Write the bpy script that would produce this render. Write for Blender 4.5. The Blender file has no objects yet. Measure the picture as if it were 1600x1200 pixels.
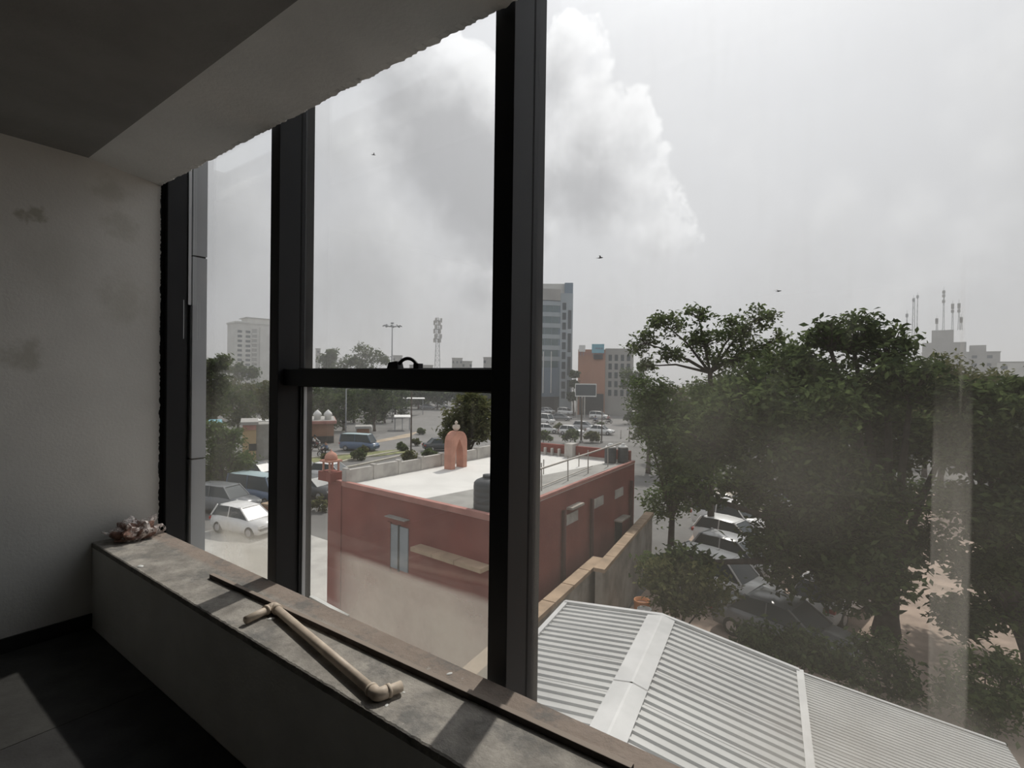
import bpy, math, random
import numpy as np
from mathutils import Vector, Matrix
random.seed(7); rng = np.random.default_rng(11)
sc = bpy.context.scene; col = sc.collection
R = math.radians

# ------------------------------------------------------------------ camera
F_PX = 813.2; YAW = R(36.43); PITCH = R(-0.52); ROLL = R(0.78)
fw = Vector((-math.sin(YAW)*math.cos(PITCH), math.cos(YAW)*math.cos(PITCH), math.sin(PITCH)))
rt0 = Vector((math.cos(YAW), math.sin(YAW), 0)); up0 = rt0.cross(fw)
rt = rt0*math.cos(ROLL)+up0*math.sin(ROLL); up = up0*math.cos(ROLL)-rt0*math.sin(ROLL)
cam = bpy.data.cameras.new('camera'); cam_o = bpy.data.objects.new('camera', cam); col.objects.link(cam_o)
cam.sensor_width = 36; cam.lens = F_PX/1600*36; cam.clip_start = .02; cam.clip_end = 3000
m = Matrix((rt, up, -fw)).transposed().to_4x4(); cam_o.matrix_world = m
sc.camera = cam_o

# ------------------------------------------------------------------ light and sky
SUN_H, SUN_E = R(-14.5), R(52)
SUN = Vector((math.sin(SUN_H)*math.cos(SUN_E), math.cos(SUN_H)*math.cos(SUN_E), math.sin(SUN_E)))
sl = bpy.data.lights.new('sun', 'SUN'); sl.energy = 2.9; sl.angle = R(1.2); sl.color = (1, .95, .87)
so = bpy.data.objects.new('sun', sl); col.objects.link(so); so.rotation_euler = SUN.to_track_quat('Z', 'Y').to_euler()
vs = sc.view_settings; vs.view_transform = 'Standard'; vs.look = 'None'; vs.gamma = 1; vs.exposure = 0.0; vs.use_curve_mapping = False
sc.cycles.max_bounces = 8; sc.cycles.transparent_max_bounces = 16; sc.cycles.diffuse_bounces = 4; sc.cycles.caustics_reflective = False; sc.cycles.caustics_refractive = False

def pray(px, py):
    return fw + rt*((px-800)/F_PX) - up*((py-600)/F_PX)

class NT:
    """tiny node-tree helper"""
    def __init__(s, tree): s.t = tree; s.n = tree.nodes; s.n.clear()
    def new(s, typ, **kw):
        nd = s.n.new(typ)
        for k, v in kw.items(): setattr(nd, k, v)
        return nd
    def link(s, a, b): s.t.links.new(a, b)
    def put(s, sock, v):
        if hasattr(v, 'is_output'): s.link(v, sock)
        elif isinstance(v, (tuple, list, Vector)):
            v = tuple(v); sock.default_value = v if len(sock.default_value) == len(v) else v+(1,)
        else: sock.default_value = v
    def math(s, op, a, b=0.0, c=0.0, clamp=False):
        nd = s.new('ShaderNodeMath', operation=op, use_clamp=clamp)
        for i, v in enumerate((a, b, c)): s.put(nd.inputs[i], v)
        return nd.outputs[0]
    def vmath(s, op, a, b=(0, 0, 0), sc_=1.0):
        nd = s.new('ShaderNodeVectorMath', operation=op)
        s.put(nd.inputs[0], a); s.put(nd.inputs[1], b)
        if op == 'SCALE': s.put(nd.inputs[3], sc_)
        return nd.outputs['Value'] if op in ('DOT_PRODUCT', 'LENGTH', 'DISTANCE') else nd.outputs[0]
    def mix(s, f, a, b):
        nd = s.new('ShaderNodeMix', data_type='RGBA'); s.put(nd.inputs[0], f); s.put(nd.inputs[6], a); s.put(nd.inputs[7], b)
        return nd.outputs[2]
    def noise(s, vec, scale, detail=4, rough=.55, out=0):
        nd = s.new('ShaderNodeTexNoise'); nd.inputs['Scale'].default_value = scale
        nd.inputs['Detail'].default_value = detail; nd.inputs['Roughness'].default_value = rough
        if vec is not None: s.link(vec, nd.inputs['Vector'])
        return nd.outputs[out]
    def smooth(s, v, lo, hi, a=0., b=1.):
        nd = s.new('ShaderNodeMapRange', interpolation_type='SMOOTHSTEP')
        for i, x in enumerate((v, lo, hi, a, b)): s.put(nd.inputs[i], x)
        return nd.outputs[0]

world = bpy.data.worlds.new('sky'); sc.world = world; world.use_nodes = True
w = NT(world.node_tree)
tc = w.new('ShaderNodeTexCoord'); d = w.vmath('NORMALIZE', tc.outputs['Generated'])
sep = w.new('ShaderNodeSeparateXYZ'); w.link(d, sep.inputs[0])
elev = w.math('MAXIMUM', sep.outputs[2], 0.0)
base = w.mix(w.math('POWER', elev, .8), (.327, .331, .338), (.425, .437, .462))
sd = w.math('MAXIMUM', w.vmath('DOT_PRODUCT', d, SUN), 0.0)
glow = w.math('ADD', w.math('MULTIPLY', w.math('POWER', sd, 3.2), .31), w.math('MULTIPLY', w.math('POWER', sd, 40.0), .5))
# cumulus banks: lumps given by direction, ragged by noise, bright at the rim and grey in the body
n1 = w.noise(d, 5.0, 7, .58); n2 = w.noise(d, 19.0, 5, .6); n3 = w.noise(d, 2.6, 4, .55)
rag = w.math('ADD', w.math('MULTIPLY', w.math('SUBTRACT', n1, .5), .26), w.math('MULTIPLY', w.math('SUBTRACT', n2, .5), .07))
tos = w.vmath('SCALE', w.vmath('SUBTRACT', tuple(SUN), w.vmath('SCALE', d, sc_=w.vmath('DOT_PRODUCT', d, SUN))), sc_=.075)
d2 = w.vmath('ADD', d, tos)                             # the same sky a little nearer the sun
n1b = w.noise(d2, 5.0, 7, .58); n2b = w.noise(d2, 19.0, 5, .6)
ragb = w.math('ADD', w.math('MULTIPLY', w.math('SUBTRACT', n1b, .5), .26), w.math('MULTIPLY', w.math('SUBTRACT', n2b, .5), .07))
def bank(lst, dv, rg):
    acc = None
    for px, py, rad in lst:
        v = w.math('SUBTRACT', rad, w.vmath('DISTANCE', dv, tuple(pray(px, py).normalized())))
        acc = v if acc is None else w.math('SMOOTH_MAX', acc, v, .04)
    return w.math('ADD', acc, rg)
def cloud(base, lst, edge, rimc, bodyc, amt, depth=.10):
    f = bank(lst, d, rag); fs_ = bank(lst, d2, ragb)
    lit = w.smooth(fs_, -.035, depth)
    soft = w.math('MULTIPLY_ADD', lit, .08, edge)
    m_ = w.math('MULTIPLY', w.smooth(f, w.math('MULTIPLY', soft, -.5), soft), amt)
    return w.mix(m_, base, w.mix(lit, rimc, bodyc))
base = w.mix(w.smooth(n3, .40, .70, 0., .30), base, (.45, .455, .465))
base = cloud(base, [(300, 330, .16), (560, 430, .15), (520, 230, .10), (-150, 200, .3)], .06, (.42, .425, .43), (.285, .29, .297), .8)
base = cloud(base, [(1330, 345, .05), (1420, 335, .05), (1500, 470, .10), (1160, 240, .05), (1950, 250, .25)], .06, (.46, .465, .47), (.32, .325, .332), .6)
base = cloud(base, [(868, 105, .070), (700, 210, .15), (800, 290, .16), (925, 290, .13), (1010, 350, .08), (770, 420, .09), (640, 130, .08)], .010, (.56, .565, .572), (.205, .21, .222), .95, .115)
gl = w.new('ShaderNodeVectorMath', operation='SCALE'); w.put(gl.inputs[0], (1, .985, .96)); w.link(glow, gl.inputs[3])
skyc = w.vmath('ADD', base, gl.outputs[0])
# below the horizon the hazy ground tone continues
skyc = w.mix(w.smooth(sep.outputs[2], -.02, -.12), skyc, (.17, .165, .155))
bg = w.new('ShaderNodeBackground'); w.link(skyc, bg.inputs[0]); bg.inputs[1].default_value = 1.5
wo = w.new('ShaderNodeOutputWorld'); w.link(bg.outputs[0], wo.inputs[0])

# ------------------------------------------------------------------ helpers
GZ = -8.5                                            # street level, camera is at z = 0
FZ = -1.585                                          # room floor
def G(px, py, z=GZ):
    r = pray(px, py); return r*(z/r.z)
def at(px, depth, z=GZ):
    r = pray(px, 592)*depth; return Vector((r.x, r.y, z))
def zat(px, py, depth): return (pray(px, py)*depth).z
def onY(px, py, y):
    r = pray(px, py); return r*(y/r.y)
def face_yaw(px):                                    # rotation that turns local +Y away from the camera along this column
    r = pray(px, 592); return -math.atan2(r.x, r.y)

def mat(name, c, rough=.85, var=.12, scale=4., bump=0., metal=0., spec=.3, c2=None, detail=5, bscale=None):
    M = bpy.data.materials.new(name); M.use_nodes = True; n = NT(M.node_tree)
    b = n.new('ShaderNodeBsdfPrincipled'); o = n.new('ShaderNodeOutputMaterial'); n.link(b.outputs[0], o.inputs[0])
    b.inputs['Roughness'].default_value = rough; b.inputs['Metallic'].default_value = metal
    b.inputs['Specular IOR Level'].default_value = spec
    t = n.new('ShaderNodeTexCoord'); ns = n.noise(t.outputs['Object'], scale, detail, .6)
    a = tuple(x*(1-var) for x in c); e = c2 if c2 else tuple(min(1, x*(1+var)) for x in c)
    n.link(n.mix(n.smooth(ns, .3, .7), a, e), b.inputs['Base Color'])
    if bump:
        bp = n.new('ShaderNodeBump'); bp.inputs['Strength'].default_value = bump; bp.inputs['Distance'].default_value = .02
        n.link(n.noise(t.outputs['Object'], bscale or scale*6, 6, .65), bp.inputs['Height']); n.link(bp.outputs[0], b.inputs['Normal'])
    return M

def leafmat(name, c, c2, tr=.45):
    M = bpy.data.materials.new(name); M.use_nodes = True; n = NT(M.node_tree)
    g = n.new('ShaderNodeNewGeometry'); cc = n.mix(g.outputs['Random Per Island'], c, c2)
    df = n.new('ShaderNodeBsdfDiffuse'); tl = n.new('ShaderNodeBsdfTranslucent'); mx = n.new('ShaderNodeMixShader')
    n.link(cc, df.inputs[0]); n.link(cc, tl.inputs[0]); mx.inputs[0].default_value = tr
    n.link(df.outputs[0], mx.inputs[1]); n.link(tl.outputs[0], mx.inputs[2])
    o = n.new('ShaderNodeOutputMaterial'); n.link(mx.outputs[0], o.inputs[0]); return M

class MB:
    """mesh builder: many shapes, one mesh"""
    def __init__(s): s.v = []; s.f = []
    def add(s, vs_, fs):
        k = len(s.v); s.v += [tuple(v) for v in vs_]; s.f += [tuple(i+k for i in f) for f in fs]; return s
    def box(s, c, sz, rz=0., ry=0.):
        x, y, z = (q/2 for q in sz)
        M = Matrix.Rotation(rz, 3, 'Z') @ Matrix.Rotation(ry, 3, 'Y'); c = Vector(c)
        vv = [c+M@Vector((a*x, b*y, e*z)) for e in (-1, 1) for b in (-1, 1) for a in (-1, 1)]
        return s.add(vv, [(0, 2, 3, 1), (4, 5, 7, 6), (0, 1, 5, 4), (2, 6, 7, 3), (0, 4, 6, 2), (1, 3, 7, 5)])
    def bb(s, lo, hi): return s.box([(a+b)/2 for a, b in zip(lo, hi)], [b-a for a, b in zip(lo, hi)])
    def prism(s, poly, z0, z1):
        n = len(poly); vv = [(p[0], p[1], z0) for p in poly]+[(p[0], p[1], z1) for p in poly]
        return s.add(vv, [tuple(range(n))[::-1], tuple(range(n, 2*n))]+[(i, (i+1) % n, n+(i+1) % n, n+i) for i in range(n)])
    def hull4(s, bot, top):                           # 4 lower and 4 upper corners
        return s.add(list(bot)+list(top), [(3, 2, 1, 0), (4, 5, 6, 7)]+[(i, (i+1) % 4, 4+(i+1) % 4, 4+i) for i in range(4)])
    def tube(s, pts, rad, n=8, caps=True):
        pts = [Vector(p) for p in pts]; k = len(pts)
        if not isinstance(rad, (list, tuple)): rad = [rad]*k
        vv = []; fs = []; prev = None
        for i, p in enumerate(pts):
            t = (pts[min(i+1, k-1)]-pts[max(i-1, 0)]).normalized()
            if prev is None:
                a = t.orthogonal().normalized()
            else:
                a = (prev-t*prev.dot(t)); a = a.normalized() if a.length > 1e-6 else t.orthogonal().normalized()
            prev = a; b = t.cross(a)
            vv += [p+(a*math.cos(2*math.pi*j/n)+b*math.sin(2*math.pi*j/n))*rad[i] for j in range(n)]
        for i in range(k-1):
            fs += [(i*n+j, i*n+(j+1) % n, (i+1)*n+(j+1) % n, (i+1)*n+j) for j in range(n)]
        if caps: fs += [tuple(range(n))[::-1], tuple(range((k-1)*n, k*n))]
        return s.add(vv, fs)
    def lathe(s, prof, c=(0, 0, 0), n=16):
        vv = []; fs = []; c = Vector(c); k = len(prof)
        for r, z in prof: vv += [c+Vector((r*math.cos(2*math.pi*j/n), r*math.sin(2*math.pi*j/n), z)) for j in range(n)]
        for i in range(k-1):
            fs += [(i*n+j, i*n+(j+1) % n, (i+1)*n+(j+1) % n, (i+1)*n+j) for j in range(n)]
        fs += [tuple(range(n))[::-1], tuple(range((k-1)*n, k*n))]
        return s.add(vv, fs)
    def ball(s, c, r, n=10, k=6):
        r = r if isinstance(r, (tuple, list)) else (r, r, r)
        p = [(math.sin(math.pi*i/k), -math.cos(math.pi*i/k)) for i in range(k+1)]; p[0] = (.001, -1); p[-1] = (.001, 1)
        t = MB().lathe(p, n=n); c = Vector(c)
        return s.add([(c.x+v[0]*r[0], c.y+v[1]*r[1], c.z+v[2]*r[2]) for v in t.v], t.f)
    def mesh(s, name, smooth=False):
        me = bpy.data.meshes.new(name); me.from_pydata(s.v, [], s.f); me.update()
        if smooth:
            me.polygons.foreach_set('use_smooth', [True]*len(me.polygons))
        return me
    def build(s, name, m_, parent=None, smooth=False):
        return obj(name, s.mesh(name, smooth), m_, parent)

def obj(name, me, m_=None, parent=None):
    if m_ is not None and not me.materials: me.materials.append(m_)
    o = bpy.data.objects.new(name, me); col.objects.link(o)
    if parent is not None: o.parent = parent
    return o
def empty(name, loc=(0, 0, 0), rz=0.):
    o = bpy.data.objects.new(name, None); o.empty_display_size = .2; col.objects.link(o); o.location = loc; o.rotation_euler.z = rz; return o
def tag(o, label=None, cat=None, group=None, kind=None):
    for k, v in (('label', label), ('category', cat), ('group', group), ('kind', kind)):
        if v: o[k] = v
    return o
def bevel(o, wd, seg=2):
    b = o.modifiers.new('bevel', 'BEVEL'); b.width = wd; b.segments = seg; b.limit_method = 'ANGLE'; return o
def copy_tree(o, parent=None):
    kids = list(o.children); c = o.copy(); col.objects.link(c); c.parent = parent
    for ch in kids: copy_tree(ch, c)
    return c

# ------------------------------------------------------------------ materials
def wall_material():
    M = mat('wall_plaster', (.71, .71, .68), .9, .06, 1.6, .12, bscale=60)
    n = NT.__new__(NT); n.t = M.node_tree; n.n = n.t.nodes
    b = [q for q in n.n if q.type == 'BSDF_PRINCIPLED'][0]; src = b.inputs['Base Color'].links[0].from_socket
    g = n.new('ShaderNodeNewGeometry'); pos = g.outputs['Position']
    wv = n.vmath('ADD', pos, n.vmath('SCALE', n.vmath('SUBTRACT', n.noise(pos, 9, 4, .6, 1), (.5, .5, .5)), sc_=.25))
    acc = None
    for px, py, r, st in ((52, 338, .045, .5), (40, 555, .10, .35), (190, 350, .10, .22), (195, 470, .16, .22), (175, 300, .1, .25), (90, 420, .2, .12)):
        q = pray(px, py); q = q*(-4.03/q.x)
        v = n.smooth(n.vmath('DISTANCE', wv, tuple(q)), r*1.3, r*.3, 0., st); acc = v if acc is None else n.math('MAXIMUM', acc, v)
    n.link(n.mix(acc, src, (.22, .21, .13)), b.inputs['Base Color']); return M
M_wall = wall_material()
M_parapet = mat('parapet_paint', (.70, .69, .655), .9, .08, 2.2, .12, bscale=50)
M_ceil = mat('bare_slab_concrete', (.23, .225, .215), .95, .1, 1.5, .15, bscale=40)
M_soffit = mat('soffit_plaster', (.68, .68, .66), .9, .06, 2, .15, bscale=45)
def sill_material():
    M = mat('sill_cement', (.32, .30, .27), .9, .30, 7, .35, bscale=40)
    n = NT.__new__(NT); n.t = M.node_tree; n.n = n.t.nodes
    b = [q for q in n.n if q.type == 'BSDF_PRINCIPLED'][0]; src = b.inputs['Base Color'].links[0].from_socket
    g = n.new('ShaderNodeNewGeometry'); pos = g.outputs['Position']
    sp = n.new('ShaderNodeSeparateXYZ'); n.link(pos, sp.inputs[0])
    rust = n.smooth(sp.outputs[1], 1.30, 1.35, 0., .8)
    c = n.mix(rust, src, (.30, .24, .20))
    damp = n.smooth(n.noise(pos, 5, 6, .75), .47, .66, 0., .75); c = n.mix(damp, c, (.16, .16, .155))
    crumb = n.smooth(n.noise(pos, 30, 3, .6), .70, .76, 0., .6); c = n.mix(crumb, c, (.5, .48, .44))
    n.link(c, b.inputs['Base Color']); return M
M_sill = sill_material()
M_slabs = [mat('floor_stone', c, .75, .25, 5, .15) for c in ((.034, .034, .032), (.024, .024, .024), (.028, .028, .028))]
M_joint = mat('floor_joint', (.02, .02, .02), .9)
M_skirt = mat('skirting_stone', (.03, .03, .03), .6)
M_frame = mat('black_aluminium', (.018, .019, .021), .5, .05, 3, spec=.28)
M_gasket = mat('black_gasket', (.008, .008, .008), .7)
M_clad = mat('grey_cladding', (.42, .44, .46), .5, .05, 2)
M_silver = mat('silver_strip', (.6, .62, .64), .4, .05, 2)
M_pvc = mat('cream_pvc', (.60, .50, .40), .45, .12, 14, .05, c2=(.68, .58, .47))
M_bar = mat('dusty_steel_bar', (.045, .036, .032), .75, .25, 20, .1)
def dust_on_top(M, c):
    n = NT.__new__(NT); n.t = M.node_tree; n.n = n.t.nodes
    b = [q for q in n.n if q.type == 'BSDF_PRINCIPLED'][0]; src = b.inputs['Base Color'].links[0].from_socket
    g = n.new('ShaderNodeNewGeometry'); sp = n.new('ShaderNodeSeparateXYZ'); n.link(g.outputs['True Normal'], sp.inputs[0])
    n.link(n.mix(n.smooth(sp.outputs[2], .5, .9, 0., .9), src, c), b.inputs['Base Color'])
dust_on_top(M_bar, (.34, .285, .24))
M_whitetape = mat('white_tape', (.75, .76, .74), .6)
M_poly = None

def glass_material(name, zones):
    """clear pane with a film of dust, cement splash and a painted reflection; zones = list of (kind, ...) in pane coordinates"""
    M = bpy.data.materials.new(name); M.use_nodes = True; n = NT(M.node_tree)
    g = n.new('ShaderNodeNewGeometry'); pos = g.outputs['Position']
    sp = n.new('ShaderNodeSeparateXYZ'); n.link(pos, sp.inputs[0]); X, Z = sp.outputs[0], sp.outputs[2]
    st = n.new('ShaderNodeCombineXYZ'); n.put(st.inputs[0], n.math('MULTIPLY', X, 9.)); n.put(st.inputs[1], 0.); n.put(st.inputs[2], n.math('MULTIPLY', Z, 1.2))
    streak = n.noise(st.outputs[0], 3.0, 4, .6); cloud = n.noise(pos, 2.6, 5, .6)
    dust = n.math('ADD', n.smooth(cloud, .35, .75, .006, .055), n.smooth(streak, .45, .75, 0., .022))
    dust = n.math('MULTIPLY', dust, n.smooth(Z, .55, -.25, .35, 1.))
    for z in zones:
        jit = n.math('MULTIPLY', n.math('SUBTRACT', cloud, .5), z.get('jit', .1))
        if z['k'] == 'below':
            v = n.smooth(n.math('ADD', Z, jit), z['z']+z['s'], z['z']-z['s'], 0., z['a'])
            if 'x0' in z: v = n.math('MULTIPLY', v, n.smooth(n.math('ADD', X, jit), z['x0'], z['x1']))
            v = n.math('MULTIPLY', v, n.smooth(cloud, .25, .7, .6, 1.1))
        elif z['k'] == 'strip':  # upright band of film; also draws the painted room reflection
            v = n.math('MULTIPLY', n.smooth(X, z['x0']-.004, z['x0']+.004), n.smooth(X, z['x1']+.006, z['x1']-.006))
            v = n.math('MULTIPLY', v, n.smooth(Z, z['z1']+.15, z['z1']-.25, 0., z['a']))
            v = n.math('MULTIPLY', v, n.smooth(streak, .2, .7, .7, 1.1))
        elif z['k'] == 'spot':
            ds = n.vmath('DISTANCE', pos, (z['x'], 1.6, z['z'])); ds = n.math('ADD', ds, jit)
            v = n.smooth(ds, z['r']*1.4, z['r']*.3, 0., z['a'])
        dust = n.math('MAXIMUM', dust, v) if z['k'] != 'spot' else n.math('ADD', dust, v)
    tr = n.new('ShaderNodeBsdfTransparent'); n.put(tr.inputs[0], (.958, .96, .962))
    gs = n.new('ShaderNodeBsdfGlossy'); gs.inputs['Roughness'].default_value = .0; n.put(gs.inputs[0], (.9, .93, .92))
    cs = n.math('ABSOLUTE', n.vmath('DOT_PRODUCT', g.outputs['Incoming'], g.outputs['Normal']))
    fres = n.math('ADD', n.math('MULTIPLY', n.math('POWER', n.math('SUBTRACT', 1., cs), 5.), .9), .035)
    m1 = n.new('ShaderNodeMixShader'); n.link(fres, m1.inputs[0]); n.link(tr.outputs[0], m1.inputs[1]); n.link(gs.outputs[0], m1.inputs[2])
    df = n.new('ShaderNodeBsdfDiffuse'); tl = n.new('ShaderNodeBsdfTranslucent')
    for q in (df, tl): n.put(q.inputs[0], (.62, .59, .53))
    m2 = n.new('ShaderNodeMixShader'); m2.inputs[0].default_value = .65; n.link(df.outputs[0], m2.inputs[1]); n.link(tl.outputs[0], m2.inputs[2])
    m3 = n.new('ShaderNodeMixShader'); n.link(dust, m3.inputs[0]); n.link(m1.outputs[0], m3.inputs[1]); n.link(m2.outputs[0], m3.inputs[2])
    o = n.new('ShaderNodeOutputMaterial'); n.link(m3.outputs[0], o.inputs[0]); return M
M_glass_up = glass_material('clear_pane', [])
M_glass_1 = glass_material('dusty_pane_by_wall', [dict(k='below', z=-.92, s=.12, a=.48, jit=.5, x0=-3.75, x1=-3.35), dict(k='below', z=-.05, s=.3, a=.05)])
M_glass_2 = glass_material('dusty_pane_middle', [dict(k='below', z=-.885, s=.03, a=.46, jit=.06, x0=-2.36, x1=-2.1), dict(k='below', z=-.35, s=.3, a=.055, jit=.3)])
M_glass_3 = glass_material('dusty_pane_right_painted_reflection', [dict(k='strip', x0=.072, x1=.145, z1=-.03, a=.16), dict(k='strip', x0=.118, x1=.126, z1=.25, a=.10),  # broad strip imitates a room reflection, painted into the dust film
    dict(k='below', z=-.82, s=.14, a=.30, jit=.4, x0=-.5, x1=-.05), dict(k='below', z=.0, s=.25, a=.055, jit=.4), dict(k='spot', x=-.45, z=-.1, r=.12, a=.025, jit=.3), dict(k='spot', x=-.2, z=-.25, r=.16, a=.03, jit=.4)])

# ------------------------------------------------------------------ the room
XL, YI, YO, ZS, ZC = -4.03, 1.06, 1.42, -1.055, 1.33
def struct(name, mb, m_, parent=None, label=None):
    o = mb.build(name, m_, parent)
    if parent is None: o['kind'] = 'structure'
    if label: o['label'] = label
    return o
XR, YB = 8.0, -5.5  # room stretched to the right, out of view, so more skylight enters
fl = struct('floor', MB().bb((XL, YB, FZ-.2), (XR, YO-.02, FZ-.012)), M_joint, label='dark grey stone floor of the unfinished room')
sx = XL+.003; k = 0
while sx < XR-.2:
    x1 = min(sx+1.03, XR); sy = YI-.003; j = 0
    while sy > YB+.05:
        y0 = max(sy-1.03, YB)
        if not (x1 > 1.5 or y0 < -2.5): MB().bb((sx, y0+.004, FZ-.012), (x1-.004, sy, FZ)).build('stone_slab', M_slabs[(k*5+j*3) % 3 if k else 0], fl)
        sy = y0; j += 1
    sx = x1; k += 1
MB().bb((1.2, YB, FZ-.012), (XR, YI-.01, FZ)).build('stone_slab', M_slabs[1], fl)
MB().bb((XL, YB, FZ-.012), (1.2, -2.1, FZ)).build('stone_slab', M_slabs[2], fl)
struct('ceiling', MB().bb((XL-.2, YB-.2, ZC), (XR+.2, 1.035, ZC+.25)), M_ceil, label='dark bare concrete ceiling')
def jag(n, a, b, amp):                                # ragged plaster edge, runs from a to b
    out = []; v = 0.
    for i in range(n+1):
        v = .45*v+random.uniform(-amp, amp)*.8
        out.append((a+(b-a)*i/n, v))
    return out
# left wall with its broken plaster edge against the jamb
pts = jag(420, FZ, 1.5, .0045)
mb = MB(); vv = []; fs = []
for z, j in pts: vv += [(XL, YO+.004+j, z), (XL-.22, YO-.06, z)]
for i in range(len(pts)-1): fs.append((2*i, 2*i+1, 2*i+3, 2*i+2))
k = len(vv); vv += [(XL, YB, FZ), (XL, YB, 1.5), (XL-.22, YB, FZ), (XL-.22, YB, 1.5)]
fs += [tuple([k, k+1]+[2*i for i in range(len(pts))][::-1]), tuple([k+3, k+2]+[2*i+1 for i in range(len(pts))]), (k, k+2, k+3, k+1)]
fs += [(k+1, k+3, 2*len(pts)-1, 2*len(pts)-2), (k+2, k, 0, 1)]
mb.add(vv, fs); struct('wall_left', mb, M_wall, label='pale grey plastered side wall with olive stains')
struct('baseboard_left', MB().bb((XL, YB, FZ), (XL+.012, YI, FZ+.085)), M_skirt, label='dark stone skirting along the side wall')
struct('wall_window', MB().bb((XL, YI, FZ-.2), (XR, YO-.01, ZS-.03)), M_parapet, label='low grey plastered parapet under the window')
# the sill: cement top with a chipped front edge
mb = MB(); n = 1500; vv = []; fs = []
prof = jag(n, XL, XR, .0024)
for x, j in prof: vv += [(x, YI-.0015+j*.3, ZS-.03), (x, YI-.0015+j*.6, ZS-.004), (x, YI+.004+j, ZS), (x, YO, ZS), (x, YO, ZS-.03)]
for i in range(n):
    for q in range(5): fs.append((5*i+q, 5*i+(q+1) % 5, 5*i+5+(q+1) % 5, 5*i+5+q))
fs += [(4, 3, 2, 1, 0), tuple(range(5*n, 5*n+5))]
mb.add(vv, fs); struct('trim_1', mb, M_sill, label='rough cement window sill, stained brown towards the glass')
# sloping soffit between the slab and the glass, ragged at the outside
mb = MB(); vv = []; fs = []; prof = jag(1100, XL-.05, XR, .011)
for x, j in prof: vv += [(x, 1.030, ZC), (x, 1.398, 1.2804), (x, 1.422+j, 1.277+j*.3), (x, 1.44+j*.6, 1.31), (x, 1.36, 1.5), (x, 1.03, 1.5)]
for i in range(1100):
    for q in range(6): fs.append((6*i+q, 6*i+(q+1) % 6, 6*i+6+(q+1) % 6, 6*i+6+q))
fs += [(5, 4, 3, 2, 1, 0), tuple(range(6*1100, 6*1100+6))]
mb.add(vv, fs); struct('trim_2', mb, M_soffit, label='pale plaster soffit strip with a ragged edge above the window')
struct('wall_right', MB().bb((XR, YB-.2, FZ-.2), (XR+.2, 1.7, 1.6)), M_wall, label='plain plastered wall on the right of the room')
struct('wall_back', MB().bb((XL-.22, YB-.2, FZ-.2), (XR, YB, 1.6)), M_wall, label='plain plastered wall at the back of the room')

# ------------------------------------------------------------------ curtain wall
YF, YG = 1.45, 1.60                                   # inner face of the mullions, glass plane
ZB, ZT = -2.3, 2.4
def mullion(x2, parent, wd=.085, cap=True):
    o = MB().bb((x2-wd, YF, ZB), (x2, YG-.03, ZT)).build('mullion', M_frame, parent); bevel(o, .002)
    MB().bb((x2-wd-.003, YG-.03, ZB), (x2+.0, YG-.024, ZT)).build('gasket', M_gasket, o)
    if cap: p = MB().bb((x2-wd-.001, YG-.024, ZB), (x2+.001, YG+.05, ZT)).build('outer_cap', M_frame, o); bevel(p, .002)
    return o
def pane(x0, x1, z0, z1, m_, parent): return MB().bb((x0, YG-.004, z0), (x1, YG+.004, z1)).build('glass_pane', m_, parent)
MX = [-4.03+.045, -2.580, -1.0785, .4225, 1.9235, 3.4245, 4.9255, 6.4265, 7.9275]
w1 = tag(empty('window_1', (0, 0, 0)), 'narrow fixed glazing bay beside the side wall', kind='structure')
w2 = tag(empty('window_2', (0, 0, 0)), 'middle glazing bay with a black transom and a handle', kind='structure')
w3 = tag(empty('window_3', (0, 0, 0)), 'wide dusty fixed glazing bay on the right', kind='structure')
mullion(MX[0], w1, .10, False)
MB().bb((MX[0]-.004, YG-.022, -.06+.55), (MX[0]+.006, YG-.004, ZT)).build('glazing_strip', M_silver, w1)
MB().bb((MX[0]-.002, YF+.10, .25), (MX[0]+.002, YF+.104, .52)).build('sealant_line', M_silver, w1)
MB().bb((XL-.25, YO+.008, ZB), (XL-.006, YG, ZT)).build('jamb_packer', M_gasket, w1)
pane(MX[0], MX[1]-.085, ZB, ZT, M_glass_1, w1)
mullion(MX[1], w2); mullion(MX[2], w2)
tz0, tz1 = -.049, .037
tr = MB().bb((MX[1], YF+.03, tz0), (MX[2]-.085, YG+.03, tz1)).build('transom', M_frame, w2); bevel(tr, .003)
MB().bb((MX[1], YG-.034, tz1), (MX[2]-.085, YG-.026, tz1+.006)).build('gasket', M_gasket, tr)
MB().bb((MX[1], YG-.034, tz0-.006), (MX[2]-.085, YG-.026, tz0)).build('gasket', M_gasket, tr)
# thin sash frame of the lower light, and its pale edge beads
sa = MB().bb((MX[1], YG-.028, ZB), (MX[1]+.012, YG+.01, tz0)).bb((MX[2]-.097, YG-.028, ZB), (MX[2]-.085, YG+.01, tz0)).build('sash', M_frame, w2)
MB().bb((MX[1]+.012, YG-.012, ZB), (MX[1]+.018, YG+.006, tz0)).build('bead', M_silver, sa)
pane(MX[1]+.002, MX[2]-.087, tz1-.01, ZT, M_glass_up, w2); pane(MX[1]+.012, MX[2]-.097, ZB, tz0+.01, M_glass_2, w2)
a, b = onY(488, 930, YG-.012), onY(545, 961, YG-.012)
MB().hull4([(a.x, YG-.03, a.z-.014), (b.x, YG-.03, b.z-.016), (b.x, YG-.008, b.z-.016), (a.x, YG-.008, a.z-.014)],
           [(a.x, YG-.03, a.z), (b.x, YG-.03, b.z), (b.x, YG-.008, b.z), (a.x, YG-.008, a.z)]).build('glazing_tape', M_whitetape, w2)
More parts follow.
